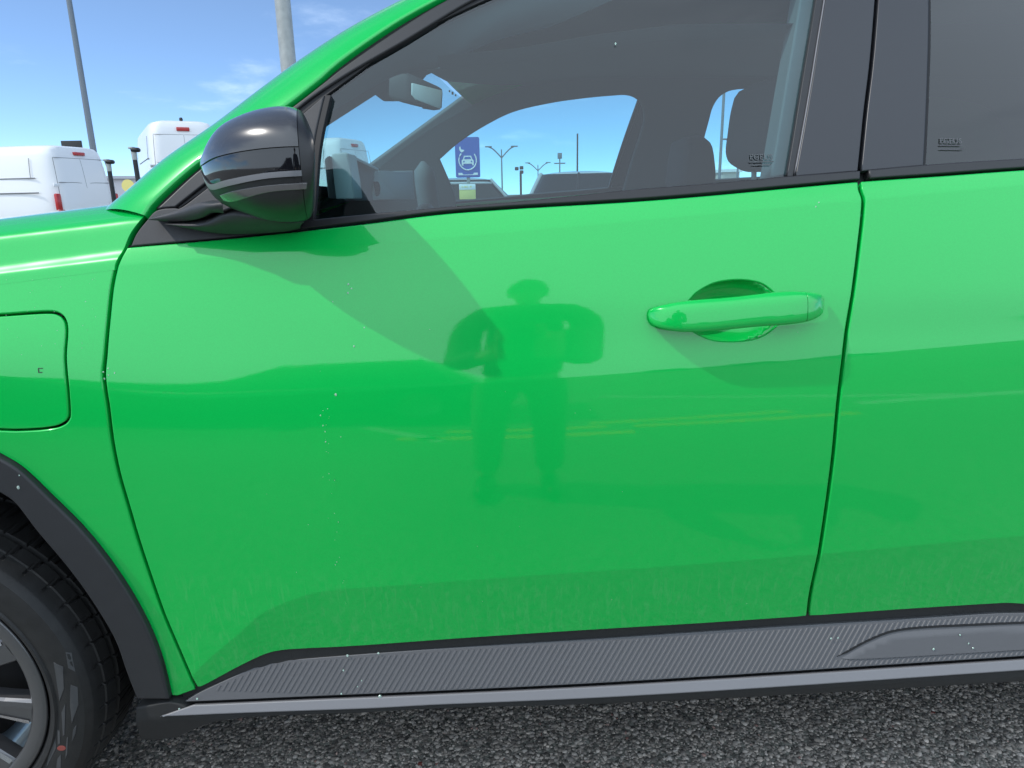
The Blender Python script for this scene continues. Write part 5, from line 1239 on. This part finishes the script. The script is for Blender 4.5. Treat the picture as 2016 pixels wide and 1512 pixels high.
person = thing('person', 'person in a dark puffy jacket, cap and khaki trousers holding up a phone', 'person', (PXC, PY, 0))
def P(x, y, z, r, a=1.0): return (PXC+x, PY+y, z, r, a)
pel = P(0, 0, .95, .115, 1.15); che = P(0, .01, 1.25, .125, 1.2); neck = P(0, .02, 1.46, .055)
hand_t = {-1: (-.075, .365, 1.10), 1: (.075, .365, 1.10)}
ch = [[pel, P(0, 0, 1.1, .115, 1.1), che, P(0, .01, 1.40, .09, 1.2), neck, P(0, .035, 1.53, .06), P(0, .05, 1.60, .082), P(0, .045, 1.68, .078), P(0, .04, 1.73, .05)]]
for s in (-1, 1):
    ch.append([P(0, .01, 1.40, .09, 1.2), P(s*.17, .0, 1.385, .065), P(s*.25, -.02, 1.20, .05), P(s*.28, .05, 1.09, .045), P(s*.19, .24, 1.09, .038), P(s*.12, .33, 1.09, .028), P(s*.085, .355, 1.095, .026)])
    ch.append([pel, P(s*.10, 0, .88, .09), P(s*.125, .02, .50, .062), P(s*.135, -.01, .12, .042), P(s*.14, .0, .06, .045), P(s*.15, .13, .035, .035)])
body = skin_mesh('body', ch, SKINM, person)
# hands: five bent fingers round the phone
for s in (-1, 1):
    hx, hy, hz = .085*s, .355, 1.095; fc = []
    for k, (dz, ln) in enumerate(((.045, .9), (.022, 1.05), (.0, 1.0), (-.02, .82))):
        fc.append([P(hx, hy, hz, .018), P(hx-s*.004, hy+.02, hz+dz*.8, .010), P(hx+s*.002, hy+.034*ln, hz+dz, .0088), P(hx-s*.022*ln, hy+.030, hz+dz, .008), P(hx-s*.034*ln, hy+.018, hz+dz, .007)])
    fc.append([P(hx, hy, hz, .018), P(hx-s*.012, hy-.018, hz+.022, .011), P(hx-s*.028, hy-.012, hz+.036, .0095), P(hx-s*.040, hy-.003, hz+.040, .008)])
    skin_mesh('hand', fc, SKINM, person)
# face, ears, hair under the cap
head_c = P(0, .05, 1.61, 0)
for s in (-1, 1):
    box('ear', (PXC+s*.079-.012, PY+.03, 1.585), (PXC+s*.079+.012, PY+.065, 1.645), SKINM, person, .008)
    box('eye', (PXC+s*.031-.012, PY+.122, 1.612), (PXC+s*.031+.012, PY+.130, 1.624), INK, person, .004)
extrude_poly('nose', [(PXC-.014, PY+.125, 1.575), (PXC+.014, PY+.125, 1.575), (PXC, PY+.125, 1.62)], (0, .022, -.004), SKINM, person, .004)
box('mouth', (PXC-.026, PY+.118, 1.546), (PXC+.026, PY+.128, 1.553), LENSR, person, .002)
rows = []
for t in np.linspace(0, 1, 8):
    rr = .101*math.cos(t*math.pi/2*.98); rows.append([(PXC+rr*math.cos(a)*.95, PY+.045+rr*1.05*math.sin(a), 1.645+.105*math.sin(t*math.pi/2)) for a in np.linspace(0, 2*math.pi, 28, endpoint=False)])
cap = loft('cap', rows, CAPC, person, closed=True, caps=True)
extrude_poly('cap_peak', [(PXC+.085*math.cos(a), PY+.085+.13*math.sin(a)*.9, 1.655-.02*math.sin(a)) for a in np.linspace(0, math.pi, 14)], (0, 0, .008), CAPC, person)
# clothes
jk = [[P(0, 0, .90, .19, .78), P(0, 0, 1.02, .195, .8), P(0, .01, 1.22, .18, .82), P(0, .01, 1.38, .15, .8), P(0, .015, 1.455, .085)]]
for s in (-1, 1):
    jk.append([P(0, .01, 1.38, .15, .8), P(s*.17, .0, 1.375, .088), P(s*.255, -.02, 1.25, .080), P(s*.285, .02, 1.12, .078), P(s*.27, .10, 1.075, .072), P(s*.19, .24, 1.085, .06), P(s*.135, .305, 1.09, .047)])
skin_mesh('jacket', jk, JACK, person)
tr = [[P(0, 0, .93, .165, .8), P(0, 0, .86, .15, .85)]]
for s in (-1, 1): tr.append([P(0, 0, .86, .15, .85), P(s*.115, 0, .76, .108), P(s*.13, .02, .50, .088), P(s*.14, 0, .25, .076), P(s*.145, -.005, .09, .072)])
skin_mesh('trousers', tr, TROU, person)
for s in (-1, 1): skin_mesh('shoe', [[P(s*.14, -.05, .045, .042), P(s*.145, .04, .048, .048), P(s*.155, .13, .04, .044), P(s*.16, .19, .032, .032)]], SHOE, person)
phone = box('smartphone', (PXC-.078, PY+.372, 1.095), (PXC+.078, PY+.381, 1.168), GLOSSB, None, .004)
tag(phone, 'black smartphone held level in both hands of the person', 'phone')
# ================================================================== rain drops on the door, sill and arch
WATER = pmat('water_drop', (.75, .85, .82), .05, coat=.6); 
def drop_mesh():
    bm = bmesh.new(); bmesh.ops.create_icosphere(bm, subdivisions=2, radius=1.0); bm.transform(Matrix.Diagonal((1, .55, 1.1, 1)))
    me = bpy.data.meshes.new('drop'); bm.to_mesh(me); bm.free(); me.polygons.foreach_set('use_smooth', [True]*len(me.polygons)); return me
def glassdrop():
    m = bpy.data.materials.new('water'); m.use_nodes = True; b = m.node_tree.nodes['Principled BSDF']; b.inputs['Transmission Weight'].default_value = .55; b.inputs['IOR'].default_value = 1.33; b.inputs['Roughness'].default_value = 0.08; b.inputs['Base Color'].default_value = (.75, .95, .85, 1); b.inputs['Specular IOR Level'].default_value = .8; return m
DROP = drop_mesh(); DV = np.array([v.co[:] for v in DROP.vertices]); DF = np.array([p.vertices[:] for p in DROP.polygons]); WM = glassdrop()
def drops(pts, surf, parent, name='rain_drops'):
    V, F = [], []; k = 0
    for (a, b, r) in pts:
        p = at_surf(a, b, surf); V.append(DV*r*.7*np.array([1, 1, RNG.uniform(1, 1.25)])+p); F.append(DF+k); k += len(DV)
    o = mesh_from(name, np.concatenate(V), np.concatenate(F), WM, parent); o['kind'] = 'stuff'; return o
dd = [(686, 560, .0022), (692, 568, .0016), (685, 577, .0020), (655, 594, .0013), (717, 645, .0013), (697, 682, .0020), (661, 777, .0026), (631, 818, .0013), (636, 838, .0014), (640, 850, .0012), (671, 860, .0010), (641, 870, .0012), (1612, 399, .0018), (1606, 407, .0016)]
for a in range(26):
    t = RNG.random(); dd.append((636+t*45+RNG.normal(0, 6), 800+t*450+RNG.normal(0, 12), float(RNG.uniform(.0004, .0010))))
for a in range(18): dd.append((RNG.uniform(250, 1600), RNG.uniform(520, 1200), float(RNG.uniform(.0004, .0008))))
drops(dd, S, front_door)
drops([(200+RNG.normal(0, 12), 736+RNG.normal(0, 7), .0016) for _ in range(5)]+[(RNG.uniform(10, 190), RNG.uniform(540, 700), float(RNG.uniform(.0005, .001))) for _ in range(30)], S, front_fender)
drops([(684, 1291, .0030), (745, 1286, .0026), (388, 1376, .0026), (676, 1320, .0022), (672, 1366, .0022), (748, 1371, .0040), (669, 1394, .0022), (353, 1396, .0026), (386, 1399, .0020), (704, 1352, .0016), (712, 1340, .0016), (1636, 1257, .0022), (1650, 1256, .0018), (1838, 1278, .0026), (1907, 1267, .0018), (1916, 1276, .0022), (1890, 1250, .0020)], off(sill_r, -.004), sill)
drops([(36, 960, .0034), (38, 936, .0014)], off(S, -.0125), arch)
drops([(1212, 86, .0022)], off(G, .004), front_door)
